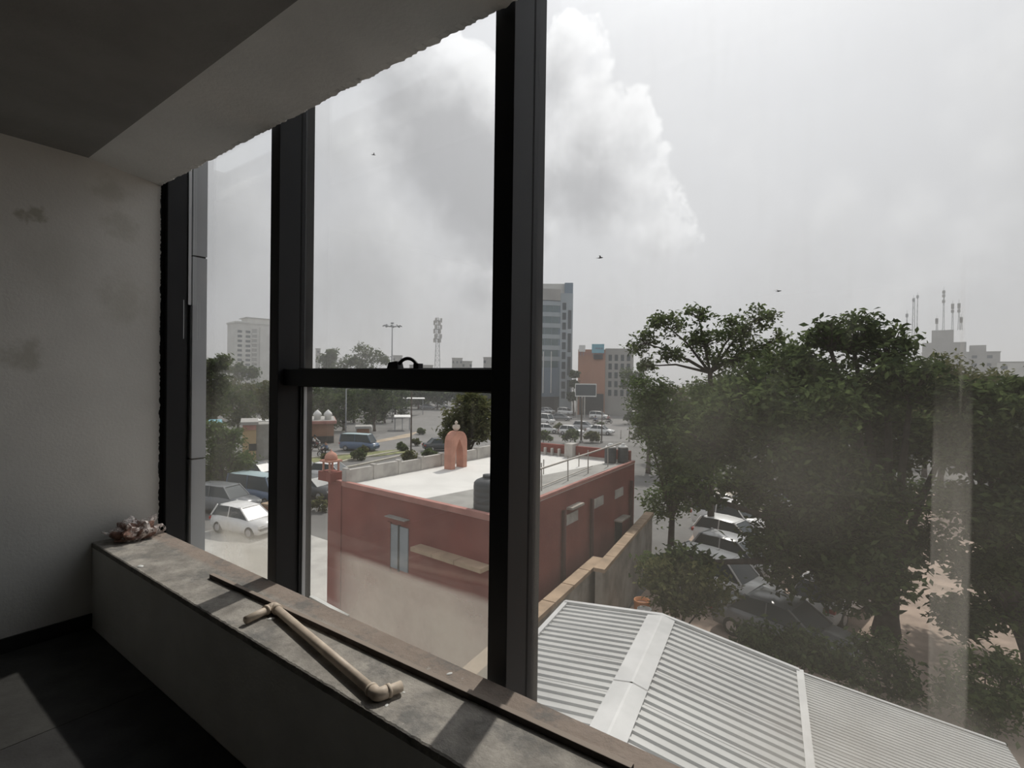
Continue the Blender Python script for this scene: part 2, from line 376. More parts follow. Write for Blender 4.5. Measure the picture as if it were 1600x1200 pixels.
# window handle on the transom: base block and bowed grip
YH = 1.50
h = MB().hull4([(-1.785, YH-.012, tz1-.02), (-1.70, YH-.012, tz1-.02), (-1.70, YH+.03, tz1-.02), (-1.785, YH+.03, tz1-.02)],
               [(-1.768, YH-.008, .066), (-1.715, YH-.008, .072), (-1.715, YH+.026, .072), (-1.768, YH+.026, .066)]).build('handle', M_frame, w2); bevel(h, .004)
arc = [(-1.663+.072*math.cos(t), YH+.008, .010+.072*math.sin(t)) for t in [R(200-220*i/18) for i in range(19)]]
MB().tube(arc, [.0075]*19, 8).build('grip', M_frame, h, True)
MB().bb((-1.615, YH-.004, .034), (-1.585, YH+.022, .06)).build('latch', M_frame, h)
mullion(MX[3], w3)
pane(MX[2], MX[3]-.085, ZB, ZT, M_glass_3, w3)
for i in range(4, 9):  # unseen bays, added so more sky lights the side wall
    ww = tag(empty('window_%d' % i, (0, 0, 0)), ('%s unseen glazing bay added on the right to bring in more skylight' % ('first', 'second', 'third', 'fourth', 'fifth')[i-4]), kind='structure')
    mullion(MX[i], ww); pane(MX[i-1], MX[i]-.085, ZB, ZT, M_glass_up, ww)
struct('wall_lower', MB().bb((XL-.3, YG+.02, -3.6), (XR, YG+.05, -1.34)).bb((XL-.2, 1.43, -1.75), (XR, YG+.02, -1.70)), M_clad, label='grey spandrel panel below the window')
struct('wall_upper', MB().bb((XL-.3, YG+.02, 1.60), (XR, YG+.05, 3.6)).bb((XL-.2, 1.38, 1.62), (XR, YG+.02, 1.66)), M_clad, label='grey spandrel panel above the window')
# exterior cladding fin at the end of the bay, jointed into panels
fin = tag(empty('wall_fin', (0, 0, 0)), 'light grey cladding fin outside the window', kind='structure')
zj = [-3.6, (onY(310, 716, 1.66)).z, (onY(310, 403, 1.66)).z, 3.6]
for i in range(3):
    MB().bb((XL-.35, 1.606, zj[i]+.006), (XL+.050, 1.70, zj[i+1]-.006)).build('cladding_panel', M_clad, fin)
MB().bb((XL-.34, 1.612, -3.6), (XL+.040, 1.694, 3.6)).build('joint_backing', M_gasket, fin)

# ------------------------------------------------------------------ things on the sill
def elbow(p, a, b, r, L, parent):                    # fitting at p with arms towards a and b
    p, a, b = Vector(p), Vector(a), Vector(b); u = (a-p).normalized(); v = (b-p).normalized()
    pts = [p+u*L]+[p+u*L*.28*(1-t)**2+v*L*.28*t**2 for t in [i/6 for i in range(7)]]+[p+v*L]
    o = MB().tube(pts, r, 16).build('elbow', M_pvc, parent, True)
    for q, dd in ((p+u*L, u), (p+v*L, v)): MB().tube([q-dd*.010, q+dd*.0015], r*1.08, 16).build('collar', M_pvc, o, True)
    return o
RP = .0175; zp = ZS+.0225
q0, q1, q2, q3 = G(384, 969, zp), G(428, 948, zp), G(590, 1086, zp), G(627, 1072, zp)
pp = tag(empty('plastic_pipe', (q1.x, q1.y, ZS)), 'cream plastic pipe with an elbow at each end lying on the sill', 'pipe')
def rel(o, p): return Vector(p)-o.location
q0, q1, q2, q3 = (rel(pp, q) for q in (q0, q1, q2, q3))
MB().tube([q1+(q2-q1)*.02, q1+(q2-q1)*.98], RP, 18).build('pipe_body', M_pvc, pp, True)
MB().tube([q1+(q0-q1)*.05, q0], RP*.93, 18).build('short_stub', M_pvc, pp, True)
MB().tube([q2+(q3-q2)*.05, q3], RP*1.0, 18).build('short_stub', M_pvc, pp, True)
elbow(q1, q0, q2, RP*1.2, .044, pp); elbow(q2, q1, q3, RP*1.2, .042, pp)
b0, b1 = G(327, 897, ZS+.022), G(986, 1200, ZS+.022); bd = (b1-b0); L = math.hypot(bd.x, bd.y); ang = math.atan2(bd.y, bd.x)
bar = tag(empty('steel_bar', (b0.x, b0.y, ZS), ang), 'long thin dusty brown bar lying along the sill', 'bar')
nb = MB().bb((0, 0, 0), (L, .022, .022)).build('square_bar', M_bar, bar); bevel(nb, .002)
MB().bb((-.002, .003, .003), (0.001, .019, .019)).build('open_end', M_gasket, bar)
# crumpled polythene bag of rubble in the corner of the sill
def translucent(name, c, alpha, rough=.25):
    M = bpy.data.materials.new(name); M.use_nodes = True; n = NT(M.node_tree)
    p = n.new('ShaderNodeBsdfPrincipled'); n.put(p.inputs['Base Color'], c); p.inputs['Roughness'].default_value = rough
    t = n.new('ShaderNodeBsdfTransparent'); mx = n.new('ShaderNodeMixShader'); g = n.new('ShaderNodeTexCoord')
    n.link(n.smooth(n.noise(g.outputs['Object'], 45, 3, .6), .42, .68, alpha*.25, min(1, alpha*3.2)), mx.inputs[0]); n.link(t.outputs[0], mx.inputs[1]); n.link(p.outputs[0], mx.inputs[2])
    o = n.new('ShaderNodeOutputMaterial'); n.link(mx.outputs[0], o.inputs[0]); return M
M_poly = translucent('polythene', (.85, .78, .75), .36); M_rubble = mat('brown_rubble', (.20, .12, .095), .9, .5, 40)
bagp = Vector((-3.90, 1.255, ZS)); bag = tag(empty('polythene_bag', bagp), 'crumpled clear polythene bag of brown scraps in the sill corner', 'bag')
def crumple(mb, amp, seed):
    r_ = random.Random(seed); ph = [(r_.uniform(-90, 90), r_.uniform(-90, 90), r_.uniform(-90, 90), r_.uniform(0, 6)) for _ in range(9)]
    out = []
    for v in mb.v:
        s_ = sum(math.sin(a*v[0]+b*v[1]+c*v[2]+d_) for a, b, c, d_ in ph)/6
        k_ = 1+amp*s_; out.append((v[0]*k_, v[1]*k_, max(0.001, v[2]*k_)))
    mb.v = out; return mb
crumple(MB().ball((0, 0, .05), (.09, .125, .066), 44, 26), .5, 3).build('bag_film', M_poly, bag)
crumple(MB().ball((0, -.01, .042), (.08, .11, .052), 40, 22), .5, 5).build('scraps', M_rubble, bag)
MB().tube([(.02+.03*math.cos(t), .125+.03*math.cos(t)*.6, .045+.022*math.sin(t)) for t in [i*2*math.pi/14 for i in range(15)]], .0065, 7).build('handle_loop', M_poly, bag, True)
MB().hull4([(-.03, -.10, .03), (.0, -.115, .03), (.0, -.10, .036), (-.03, -.09, .036)], [(-.03, -.17, .075), (-.005, -.185, .08), (0, -.18, .083), (-.03, -.165, .08)]).build('twisted_end', M_poly, bag)
for i, (px, py, s_, lb) in enumerate([(219, 885, .022, 'white plaster chip on the sill edge below the polythene bag'), (424, 967, .016, 'small pale green paper scrap tucked under the pipe elbow'),
        (604, 1102, .008, 'tiny white chip beside the near pipe elbow'), (631, 1082, .007, 'tiny white crumb past the open end of the near stub'), (702, 1053, .012, 'small white chip on the brown sill behind the bar')]):
    p = G(px, py, ZS)
    mb = crumple(MB().ball((0, 0, .0), (s_, s_*.6, s_*.28), 9, 5), .3, i)
    o = mb.build('paper_scrap' if i == 1 else 'plaster_chip', M_whitetape, None); o.location = p; o.rotation_euler.z = i*1.1
    tag(o, lb, 'scrap' if i == 1 else 'chip')

# ------------------------------------------------------------------ outdoor materials
M_ground = mat('asphalt', (.165, .162, .155), .95, .18, .25, .1)
M_road = mat('worn_road', (.205, .20, .192), .95, .10, .3)
M_dirt = mat('dusty_earth', (.40, .33, .25), .95, .2, .6)
M_yard = mat('pinkish_yard', (.37, .29, .235), .95, .25, .8)
M_pale = mat('pale_concrete_yard', (.46, .45, .42), .95, .15, .7)
M_grassy = mat('dry_grass', (.20, .21, .10), .95, .35, 1.5)
M_kerb = mat('kerb_stone', (.50, .47, .40), .9)
M_red = mat('red_render', (.22, .068, .058), .9, .20, .55, .1, c2=(.26, .088, .072))
M_redlip = mat('faded_red_coping', (.40, .20, .17), .9, .15, 2)
M_roofwhite = mat('white_roof_coating', (.66, .65, .62), .85, .06, .8)
M_cement = mat('grey_cement', (.30, .295, .275), .9, .15, 1.2)
M_greywall = mat('weathered_white_wall', (.44, .42, .39), .9, .2, 1.5)
M_pink = mat('terracotta_pink', (.52, .27, .20), .85, .15, 3)
M_cream = mat('cream_trim', (.58, .50, .42), .85, .1, 3)
M_tan = mat('tan_coping', (.40, .30, .21), .9, .25, 1.2)
M_oldwall = mat('stained_compound_wall', (.33, .30, .26), .95, .35, .9, c2=(.45, .42, .37))
M_dark = mat('dark_opening', (.03, .032, .035), .6)
M_bluegrey = mat('blue_grey_door', (.26, .29, .31), .6, .1, 2)
M_metal = mat('galvanised_pipe', (.38, .36, .33), .5, .1, 4, metal=.3)
M_tank = mat('black_tank', (.075, .08, .085), .5, .1, 3)
M_sheet = mat('white_metal_sheet', (.43, .43, .415), .38, .08, .8, spec=.5)
M_cap = mat('white_ridge_cap', (.52, .52, .51), .35, .10, 1.2, spec=.5)
M_poly_roof = mat('dusty_plastic_sheet', (.40, .40, .385), .35, .12, .9, spec=.5)
M_steelg = mat('grey_steel', (.30, .31, .32), .55, .05, 2)
M_white = mat('white_paint', (.72, .72, .70), .7, .06, 2)
M_offwhite = mat('off_white_render', (.60, .59, .55), .85, .08, .3)
M_glassd = mat('dark_window_glass', (.05, .065, .075), .3, .1, .3, spec=.3)
M_tglass = mat('teal_tower_glass', (.075, .13, .145), .12, .15, .2, spec=.7)
M_tblue = mat('blue_tower_panel', (.18, .24, .30), .35, .08, .3)
M_tband = mat('pale_blue_band', (.34, .39, .42), .4, .06, .3)
M_orange = mat('brick_orange_render', (.42, .22, .15), .9, .08, .2)
M_brown = mat('brown_render', (.30, .17, .115), .9, .15, .4)
M_tanwall = mat('ochre_wall', (.44, .32, .18), .9, .12, .4)
M_skyblue = mat('sky_blue_sheet', (.20, .43, .52), .6, .05, 1)
M_concrete = mat('hazy_concrete', (.36, .35, .33), .9, .08, .2)
M_teal = mat('pale_blue_van_roof', (.36, .46, .48), .4, .05, 1)
M_trunk = mat('dark_bark', (.055, .045, .04), .95, .3, 6, .3)
M_trunk2 = mat('grey_bark', (.12, .10, .085), .95, .3, 5, .2)
L_dark = leafmat('leaf_dark', (.026, .040, .020), (.11, .145, .058))
L_mid = leafmat('leaf_mid', (.040, .062, .027), (.14, .178, .072))
L_bright = leafmat('leaf_bright', (.05, .085, .028), (.14, .19, .07))
L_olive = leafmat('leaf_olive', (.07, .085, .035), (.16, .16, .07))
M_rubber = mat('tyre_rubber', (.02, .02, .02), .8); M_rim = mat('wheel_rim', (.4, .4, .42), .35, metal=.5)
M_lamp = mat('lamp_lens', (.7, .7, .68), .2); M_tail = mat('tail_lamp', (.35, .03, .02), .3)
PAINT = {k: mat('car_paint_'+k, c, .25, .03, 1, spec=.6) for k, c in dict(white=(.74, .74, .73), silver=(.42, .43, .44), grey=(.16, .17, .18), dark=(.05, .055, .06), maroon=(.17, .05, .045), blue=(.10, .15, .24), beige=(.42, .38, .31)).items()}

# ------------------------------------------------------------------ ground
gr = struct('floor_ground', MB().bb((-900, 1.75, GZ-.5), (700, 1100, GZ)), M_ground, label='grey asphalt ground of the streets outside'); 
def patch(name, label, pts, m_, z=.02):
    P = [G(x, y) for x, y in pts]; o = MB().prism([(p.x, p.y) for p in P], GZ, GZ+z).build(name, m_); o['kind'] = 'structure'; o['label'] = label; return o
patch('floor_road', 'broad grey road crossing beyond the red building', [(330, 740), (480, 716), (600, 712), (690, 740), (760, 720), (800, 655), (720, 640), (660, 645), (560, 700), (480, 700), (330, 712)], M_road, .012)
patch('floor_dirt', 'strip of bare sandy earth beside the road', [(538, 700), (560, 697), (600, 690), (640, 683), (655, 674), (600, 686), (575, 690)], M_dirt, .03)
patch('floor_grass', 'dry grass median strip beside the road', [(470, 736), (470, 719), (560, 708), (620, 703), (650, 706), (610, 711), (560, 716)], M_grassy, .06)
patch('floor_crossing', 'pale worn road junction in front of the tower', [(838, 690), (1010, 690), (1000, 648), (840, 648)], M_road, .012)
yd = MB().prism([(-7.2, 11.6), (-9, 30), (-4, 52), (60, 52), (60, 6), (3.4, 6), (3.4, 11.6)], GZ, GZ+.03).build('floor_yard', M_yard); yd['kind'] = 'structure'; yd['label'] = 'dusty pinkish parking yard under the trees'
yd = MB().prism([(-30, 1.8), (-30, 16), (-16.2, 16), (-16.2, 9.9), (-7.4, 9.9), (-7.4, 1.8)], GZ, GZ+.03).build('floor_pavement', M_pale); yd['kind'] = 'structure'; yd['label'] = 'pale concrete yard beside the red building'
def kerb(label, pts, wd=.18, hh=.16):
    P = [G(x, y) for x, y in pts]; mb = MB()
    for a, b in zip(P, P[1:]):
        dv = (b-a); mb.box(((a.x+b.x)/2, (a.y+b.y)/2, GZ+hh/2), (dv.length+.05, wd, hh), math.atan2(dv.y, dv.x))
    o = mb.build('trim_kerb', M_kerb); o['kind'] = 'structure'; o['label'] = label
kerb('pale kerb line along the far side of the grass median', [(470, 718.5), (520, 713), (566, 709)])
kerb('pale kerb line along the near side of the grass median', [(470, 738), (545, 720), (632, 704)], .25)
kerb('pale kerb line between the two parking lanes', [(470, 745), (560, 728), (650, 708)], .25)

# ------------------------------------------------------------------ red building next door
RZ = -3.5
A_, B_, C_, D_ = Vector((-15.25, 10.40)), Vector((-8.1, 10.16)), Vector((-9.02, 21.2)), Vector((-15.75, 20.7))
rb = tag(empty('red_building', (B_.x, B_.y, GZ)), 'flat-roofed dark red building with a white roof below the window', 'building')
def rbp(mb, name, m_, parent=None, smooth=False):
    mb.v = [(v[0]-B_.x, v[1]-B_.y, v[2]-GZ) for v in mb.v]; return mb.build(name, m_, parent or rb, smooth)
def rseg(a, b, off0, off1, z0, z1, t0=0., t1=1.):    # wall box along a->b between side offsets (left positive)
    a, b = Vector(a[:2]), Vector(b[:2]); u = (b-a).normalized(); n_ = Vector((-u.y, u.x)); p, q = a+(b-a)*t0, a+(b-a)*t1
    c = [p+n_*off0, q+n_*off0, q+n_*off1, p+n_*off1]; return MB().prism([(v.x, v.y) for v in c], z0, z1)
rbp(MB().prism([A_, B_, C_, D_], GZ, RZ-.06), 'wall', M_red)
rbp(MB().prism([A_, B_, C_, D_], RZ-.06, RZ), 'roof', M_roofwhite)
rbp(MB().prism([(-10.9, 10.32), (-8.25, 10.32), (-9.1, 20.9), (-9.75, 20.3)], RZ, RZ+.03), 'cement_strip', M_cement)
rbp(rseg(A_, B_, -.02, .14, RZ-.05, RZ+.10, .05), 'coping', M_redlip)
rbp(rseg(B_, C_, -.02, .12, RZ-.03, RZ+.07), 'coping', M_redlip)
rbp(rseg(A_, B_, -.03, 0, GZ, RZ+.07, 0, .105), 'corner_pilaster', M_red)
# left parapet: weathered slabs between little piers
la, lb_ = Vector((-14.35, 10.45)), Vector((-14.75, 20.8))
for i in range(9):
    t0, t1 = i/9+.004, (i+1)/9-.004
    rbp(rseg(la, lb_, 0, .16, RZ, RZ+.46+.03*math.sin(i*2.3), t0, t1), 'parapet_panel', M_greywall)
    rbp(rseg(la, lb_, -.03, .19, RZ, RZ+.52, i/9-.004, i/9+.008), 'parapet_pier', M_greywall)
# far parapet, red with a white foot
fa, fb = Vector((-14.7, 20.55)), Vector((-9.1, 20.85))
rbp(rseg(fa, fb, 0, .2, RZ, RZ+.50), 'far_parapet', M_red); rbp(rseg(fa, fb, -.05, 0, RZ, RZ+.10), 'parapet_foot', M_greywall)
for t in (.27, .335, .40): rbp(rseg(fa, fb, -.22, -.10, RZ, RZ+.34, t, t+.018), 'vent_post', M_greywall)
rbp(rseg(fa, fb, -.35, .25, RZ, RZ+.62, .475, .545), 'white_block', M_greywall)
# corner kiosk: slim legs, slab and orange dome
p = G(517, 749, RZ+.07); kx, ky = p.x, p.y
rbp(MB().box((kx, ky, RZ+.20), (.7, .5, .30)), 'corner_block', M_red)
k_ = rbp(MB().box((kx, ky, RZ+.70), (.52, .52, .06)), 'kiosk_slab', M_pink)
for sx_ in (-1, 1):
    for sy_ in (-1, 1): rbp(MB().tube([(kx+.17*sx_, ky+.17*sy_, RZ+.35), (kx+.17*sx_, ky+.17*sy_, RZ+.68)], .035, 8), 'kiosk_leg', M_pink)
rbp(MB().lathe([(.2, 0), (.21, .05), (.2, .13), (.15, .21), (.07, .26), (.02, .30), (.005, .36)], (kx, ky, RZ+.73), 14), 'kiosk_dome', M_pink, None, True)
# pointed ornamental arch with a vase finial
p = G(712, 731, RZ); ax, ay = p.x, p.y; au = Vector((-.04, 1)).normalized()
out, inn = [], []
for i in range(13):
    t = math.pi*i/12; out.append((-math.cos(t)*.47, .95+.50*math.sin(t)**.8))
    q = 1-abs(1-2*i/12); inn.append(((-1 if i < 6 else 1)*(0 if i == 6 else .22*(1-q**1.6)), .62+.52*q))
out = [(-.47, 0)]+out+[(.47, 0)]; inn = [(-.25, 0)]+inn+[(.25, 0)]
mb = MB(); n_ = len(out)
def av(s_, z, dd): return (ax+au.x*s_-au.y*dd, ay+au.y*s_+au.x*dd, RZ+z)
for dd in (-.18, .18): mb.v += [av(s_, z, dd) for s_, z in out]+[av(s_, z, dd) for s_, z in inn]
for i in range(n_-1):
    mb.f += [(i, i+1, n_+i+1, n_+i), (2*n_+i+1, 2*n_+i, 3*n_+i, 3*n_+i+1), (i+1, i, 2*n_+i, 2*n_+i+1), (n_+i, n_+i+1, 3*n_+i+1, 3*n_+i)]
arch = rbp(mb, 'ornamental_arch', M_pink)
rbp(MB().lathe([(.05, 0), (.06, .03), (.13, .10), (.16, .17), (.14, .22), (.15, .24), (.05, .27), (.04, .30), (.07, .33), (.06, .37), (.015, .42)], (ax, ay, RZ+1.43), 12), 'finial', M_cream, arch, True)
# railing on the roof
rl = rbp(MB().tube([(-8.20, 11.8, RZ+.9), (-9.21, 20.24, RZ+.9)], .032, 8), 'railing', M_metal)
for x, y in ((-8.35, 11.9), (-8.87, 13.65), (-9.05, 15.59), (-9.18, 17.29), (-9.30, 19.19)):
    rbp(MB().tube([(x, y, RZ), (x-.02, y, RZ+.9)], .022, 8).lathe([(.07, 0), (.07, .02)], (x, y, RZ), 8), 'railing_post', M_metal, rl)
for x, y in ((-10.6, 14.2), (-10.45, 16.2), (-10.3, 18.6)):
    rbp(MB().tube([(x, y, RZ), (x, y, RZ+.55)], .022, 8), 'railing_post', M_metal, rl)
rbp(MB().tube([(-8.9, 13.0, RZ+.10), (-9.6, 18.4, RZ+.12)], .02, 8), 'roof_pipe', M_metal)
# near wall: door with hood, side wall: vents, pipes and dark door
def near_pt(px, py):                                  # pixel on the near facade
    a, b = A_, B_; n2 = Vector((b.y-a.y, -(b.x-a.x))); r = pray(px, py); t = (n2.x*a.x+n2.y*a.y)/(n2.x*r.x+n2.y*r.y); return r*t
def side_pt(px, py):
    a, b = B_, C_; n2 = Vector((b.y-a.y, -(b.x-a.x))); r = pray(px, py); t = (n2.x*a.x+n2.y*a.y)/(n2.x*r.x+n2.y*r.y); return r*t
def on_wall(pf, a, b, x0, y0, x1, y1, proud, name, m_, parent=None):
    p, q = pf(x0, y0), pf(x1, y1); q2 = pf(x1, y1)
    u = (b-a).normalized(); s0 = (Vector(p[:2])-a).dot(u); s1 = (Vector(q[:2])-a).dot(u)
    Lw = (b-a).length
    return rbp(rseg(a, b, -proud, .02, min(p.z, q2.z), max(p.z, q2.z), s0/Lw, s1/Lw), name, m_, parent)
dz = near_pt(625, 820).z
dr = on_wall(near_pt, A_, B_, 611, 818, 638, 895, .03, 'door', M_bluegrey); 
on_wall(near_pt, A_, B_, 623.5, 820, 624.8, 893, .045, 'door_split', M_dark, dr)
on_wall(near_pt, A_, B_, 609, 805, 640, 812, .2, 'door_hood', M_cement)
on_wall(near_pt, A_, B_, 606, 814, 611, 895, .05, 'door_jamb', M_red)
for x0, y0, x1, y1 in ((884.5, 806, 902, 811), (926, 785, 942, 784), (960.5, 772, 973, 768)):
    p, q = side_pt(x0, y0), side_pt(x1, y1); zc = (p.z+q.z)/2
    u = (C_-B_).normalized(); s0 = (Vector(p[:2])-B_).dot(u); s1 = (Vector(q[:2])-B_).dot(u)
    rbp(rseg(B_, C_, -.03, .02, zc-.17, zc+.17, s0/(C_-B_).length, s1/(C_-B_).length), 'vent', M_greywall)
p = side_pt(893, 790); s_ = (Vector(p[:2])-B_).dot((C_-B_).normalized())/(C_-B_).length
rbp(rseg(B_, C_, -.22, .02, p.z-.05, p.z+.02, s_-.035, s_+.05), 'vent_hood', M_oldwall)
for x, y0, y1 in ((878, 797, 890), (922, 779, 862), (984, 751, 816)):
    p = side_pt(x, y0); q = side_pt(x, y1); nrm = Vector((.996, .083, 0))
    rbp(MB().tube([p+nrm*.09, Vector((p.x, p.y, GZ))+nrm*.09], .07, 10), 'drain_pipe', mat('maroon_pipe', (.07, .03, .026), .8), None, True)
p = side_pt(966, 830); s_ = (Vector(p[:2])-B_).dot((C_-B_).normalized())/(C_-B_).length
rbp(rseg(B_, C_, -.02, .02, GZ, p.z+.5, s_-.035, s_+.035), 'side_door', M_dark); rbp(rseg(B_, C_, -.3, .02, p.z+.5, p.z+.56, s_-.045, s_+.05), 'side_door_hood', M_oldwall)

def water_tank(loc, r, h_, label, top=M_tank):
    t = tag(empty('water_tank', loc), label, 'tank')
    prof = [(r*.97, 0), (r, .05)]
    for i in range(4): z = .05+(h_*.75)*(i+1)/4; prof += [(r, z-.05), (r*.97, z-.03), (r, z)]
    MB().lathe(prof+[(r*.85, h_*.9), (r*.4, h_)], n=20).build('tank_body', M_tank, t, True)
    MB().lathe([(r*.42, h_-.01), (r*.42, h_+.06), (r*.1, h_+.08)], n=16).build('lid', top, t, True)
    if top is not M_tank: MB().lathe([(r*.93, h_*.86), (r*.88, h_*.93), (r*.4, h_+.005)], n=16).build('shoulder', top, t, True)
    return t
water_tank((-8.72, 10.85, RZ+.03), .42, .85, 'black plastic water tank at the near corner of the white roof')
water_tank((-9.68, 20.2, RZ+.03), .25, .74, 'black water tank with a white top in the far roof corner, nearer the railing', M_white)
water_tank((-9.27, 20.55, RZ+.03), .22, .74, 'black water tank with a white top, right one in the far roof corner', M_white)

# compound wall between the red building and the yard
cw = tag(empty('compound_wall', (-7.4, 11, GZ)), 'stained compound wall with tan coping beside the red building', 'wall')
def cwp(mb, name, m_):
    mb.v = [(v[0]+7.4, v[1]-11, v[2]-GZ) for v in mb.v]; return mb.build(name, m_, cw)
s1a, s1b = Vector((-6.55, 5.2)), Vector((-8.05, 16.0)); s2a, s2b = Vector((-7.40, 14.75)), Vector((-8.86, 22.6))
cwp(rseg(s1a, s1b, -.12, .12, GZ, -6.12), 'wall_run', M_oldwall); cwp(rseg(s2a, s2b, -.12, .12, GZ, -6.02), 'wall_run', M_oldwall)
for i in range(8): cwp(rseg(s1a, s1b, -.19, .19, -6.12, -6.0, i/8+.002, (i+1)/8-.002), 'coping_stone', M_tan)
for i in range(6): cwp(rseg(s2a, s2b, -.18, .18, -6.02, -5.9, i/6+.002, (i+1)/6-.002), 'coping_stone', M_tan)
lz = near_pt(700, 866).z
for i, (p0, p1) in enumerate(((657, 690), (690, 725), (725, 767))):
    a, b = near_pt(p0, 866), near_pt(p1, 866); u = (B_-A_).normalized(); Lw = (B_-A_).length
    rbp(rseg(A_, B_, -.38, .02, lz-.05, lz+.06, (Vector(a[:2])-A_).dot(u)/Lw+.001, (Vector(b[:2])-A_).dot(u)/Lw-.001), 'ledge_slab', M_tan)

# ------------------------------------------------------------------ metal shed roof under the window
rd = Vector((.177, -.984)); rs = Vector((.984, .177))     # along the ridge towards us, and down the right slope
R0 = Vector((-3.9, 10.755))
sh = tag(empty('metal_shed', (R0.x, R0.y, GZ)), 'shed with a ribbed white metal roof below the window', 'shed')
def S(u, v, z): p = rd*u+rs*v; return (p.x, p.y, z-GZ)
LEN = 8.2
def zl(v): return -5.0+.075*v if v < 0 else (-5.0-.2*v if v < 2.55 else -5.51-.14*(v-2.55))
def sheet(u0, u1, v0, v1, ribs, m_, name='roof_sheet', rh=.035):
    mb = MB(); prof = []; wd = u1-u0
    for i in range(ribs):
        c = u0+wd*(i+.5)/ribs; q = wd/ribs
        prof += [(c-q*.5, 0), (c-q*.22, 0), (c-q*.12, rh), (c+q*.12, rh), (c+q*.22, 0)]
    prof.append((u1, 0)); n_ = len(prof)
    for v in (v0, v1):
        mb.v += [S(u, v, zl(v)+h_) for u, h_ in prof]+[S(u, v, zl(v)+h_-.012) for u, h_ in prof]
    for i in range(n_-1):
        mb.f += [(i, i+1, 2*n_+i+1, 2*n_+i), (n_+i+1, n_+i, 3*n_+i, 3*n_+i+1), (i+1, i, n_+i, n_+i+1), (2*n_+i, 2*n_+i+1, 3*n_+i+1, 3*n_+i)]
    return mb.build(name, m_, sh)
for i in range(8):
    sheet(i*1.02+.02, i*1.02+1.03, -2.12, -.15, 5, M_sheet); sheet(i*1.02+.02, i*1.02+1.03, .15, 2.52, 5, M_sheet)
for i in range(4): sheet(i*2.04+.02, i*2.04+2.05, 2.60, 5.55, 24, M_poly_roof, 'plastic_roof_sheet', .012)
for i in range(3):
    u0, u1 = i*2.75, (i+1)*2.75+.04
    MB().add([S(u, v, z) for u in (u0, u1) for v, z in ((-.30, zl(-.30)+.045), (-.02, -4.94), (.02, -4.94), (.26, zl(.26)+.045), (.26, zl(.26)+.035), (0, -4.955), (-.30, zl(-.30)+.035))],
             [(0, 1, 8, 7), (1, 2, 9, 8), (2, 3, 10, 9), (3, 4, 11, 10), (4, 5, 12, 11), (5, 6, 13, 12), (6, 0, 7, 13), (0, 6, 5, 4, 3, 2, 1), (7, 8, 9, 10, 11, 12, 13)]).build('ridge_cap', M_cap, sh)
def strip(p, q, wd, hh, name, m_):
    p, q = Vector(p), Vector(q); dv = q-p; u = dv.normalized(); s_ = Vector((-u.y, u.x, 0)).normalized()*wd/2; zz = Vector((0, 0, hh))
    return MB().hull4([p-s_, q-s_, q+s_, p+s_], [p-s_+zz, q-s_+zz, q+s_+zz, p+s_+zz]).build(name, m_, sh)
strip(S(-.03, -2.2, zl(-2.2)-.01), S(-.03, 0, -5.02), .10, .085, 'verge_trim', M_cap); strip(S(-.03, 0, -5.02), S(-.03, 2.55, zl(2.55)-.02), .08, .085, 'verge_trim', M_cap)
strip(S(-.05, -2.17, zl(-2.17)-.02), S(LEN, -2.17, zl(-2.17)-.02), .10, .085, 'eave_trim', M_cap)
strip(S(-.05, 2.56, zl(2.56)-.02), S(LEN, 2.56, zl(2.56)-.02), .12, .075, 'valley_trim', M_cap)
strip(S(-.03, 2.6, zl(2.6)-.05), S(-.03, 5.55, zl(5.55)-.05), .05, .07, 'verge_trim', M_cap)
for v in (-2.1, 5.45):
    for u in (.1, 2.8, 5.4, 8.0):
        a = S(u, v, GZ); MB().tube([a, (a[0], a[1], zl(v)-GZ-.02)], .05, 8).build('post', M_steelg, sh)
strip(S(.05, -2.1, GZ+.02), S(.05, 5.45, GZ+.02), .10, 2.4, 'back_wall', M_oldwall)
strip(S(.05, -2.1, GZ+.02), S(LEN, -2.1, GZ+.02), .10, 2.4, 'side_wall', M_oldwall)
def drum(px, py, z, r, h_, m_, name, label, cat):
    p = G(px, py, z); o = tag(empty(name, (p.x, p.y, GZ+.03)), label, cat); zt = z-GZ-.03
    MB().lathe([(r*.8, 0), (r*.95, zt*.3), (r, zt*.9), (r*1.06, zt*.95), (r*1.06, zt), (r*.92, zt), (r*.85, zt-.12)], n=20).build('vessel', m_, o, True)
    return o
t = drum(1003, 937, -6.9, .24, 0, mat('terracotta', (.50, .22, .10), .8), 'clay_pot', 'round terracotta tub behind the shed roof', 'pot')
MB().lathe([(.2, 0), (.2, .05)], (0, 0, 1.42), 16).build('soil', M_brown, t)
t = drum(1007, 951, -6.75, .2, 0, M_white, 'plastic_drum', 'white plastic drum just behind the shed verge', 'drum')
MB().lathe([(.19, 0), (.19, .03), (.05, .05)], (0, 0, 1.65), 16).build('drum_lid', M_white, t)

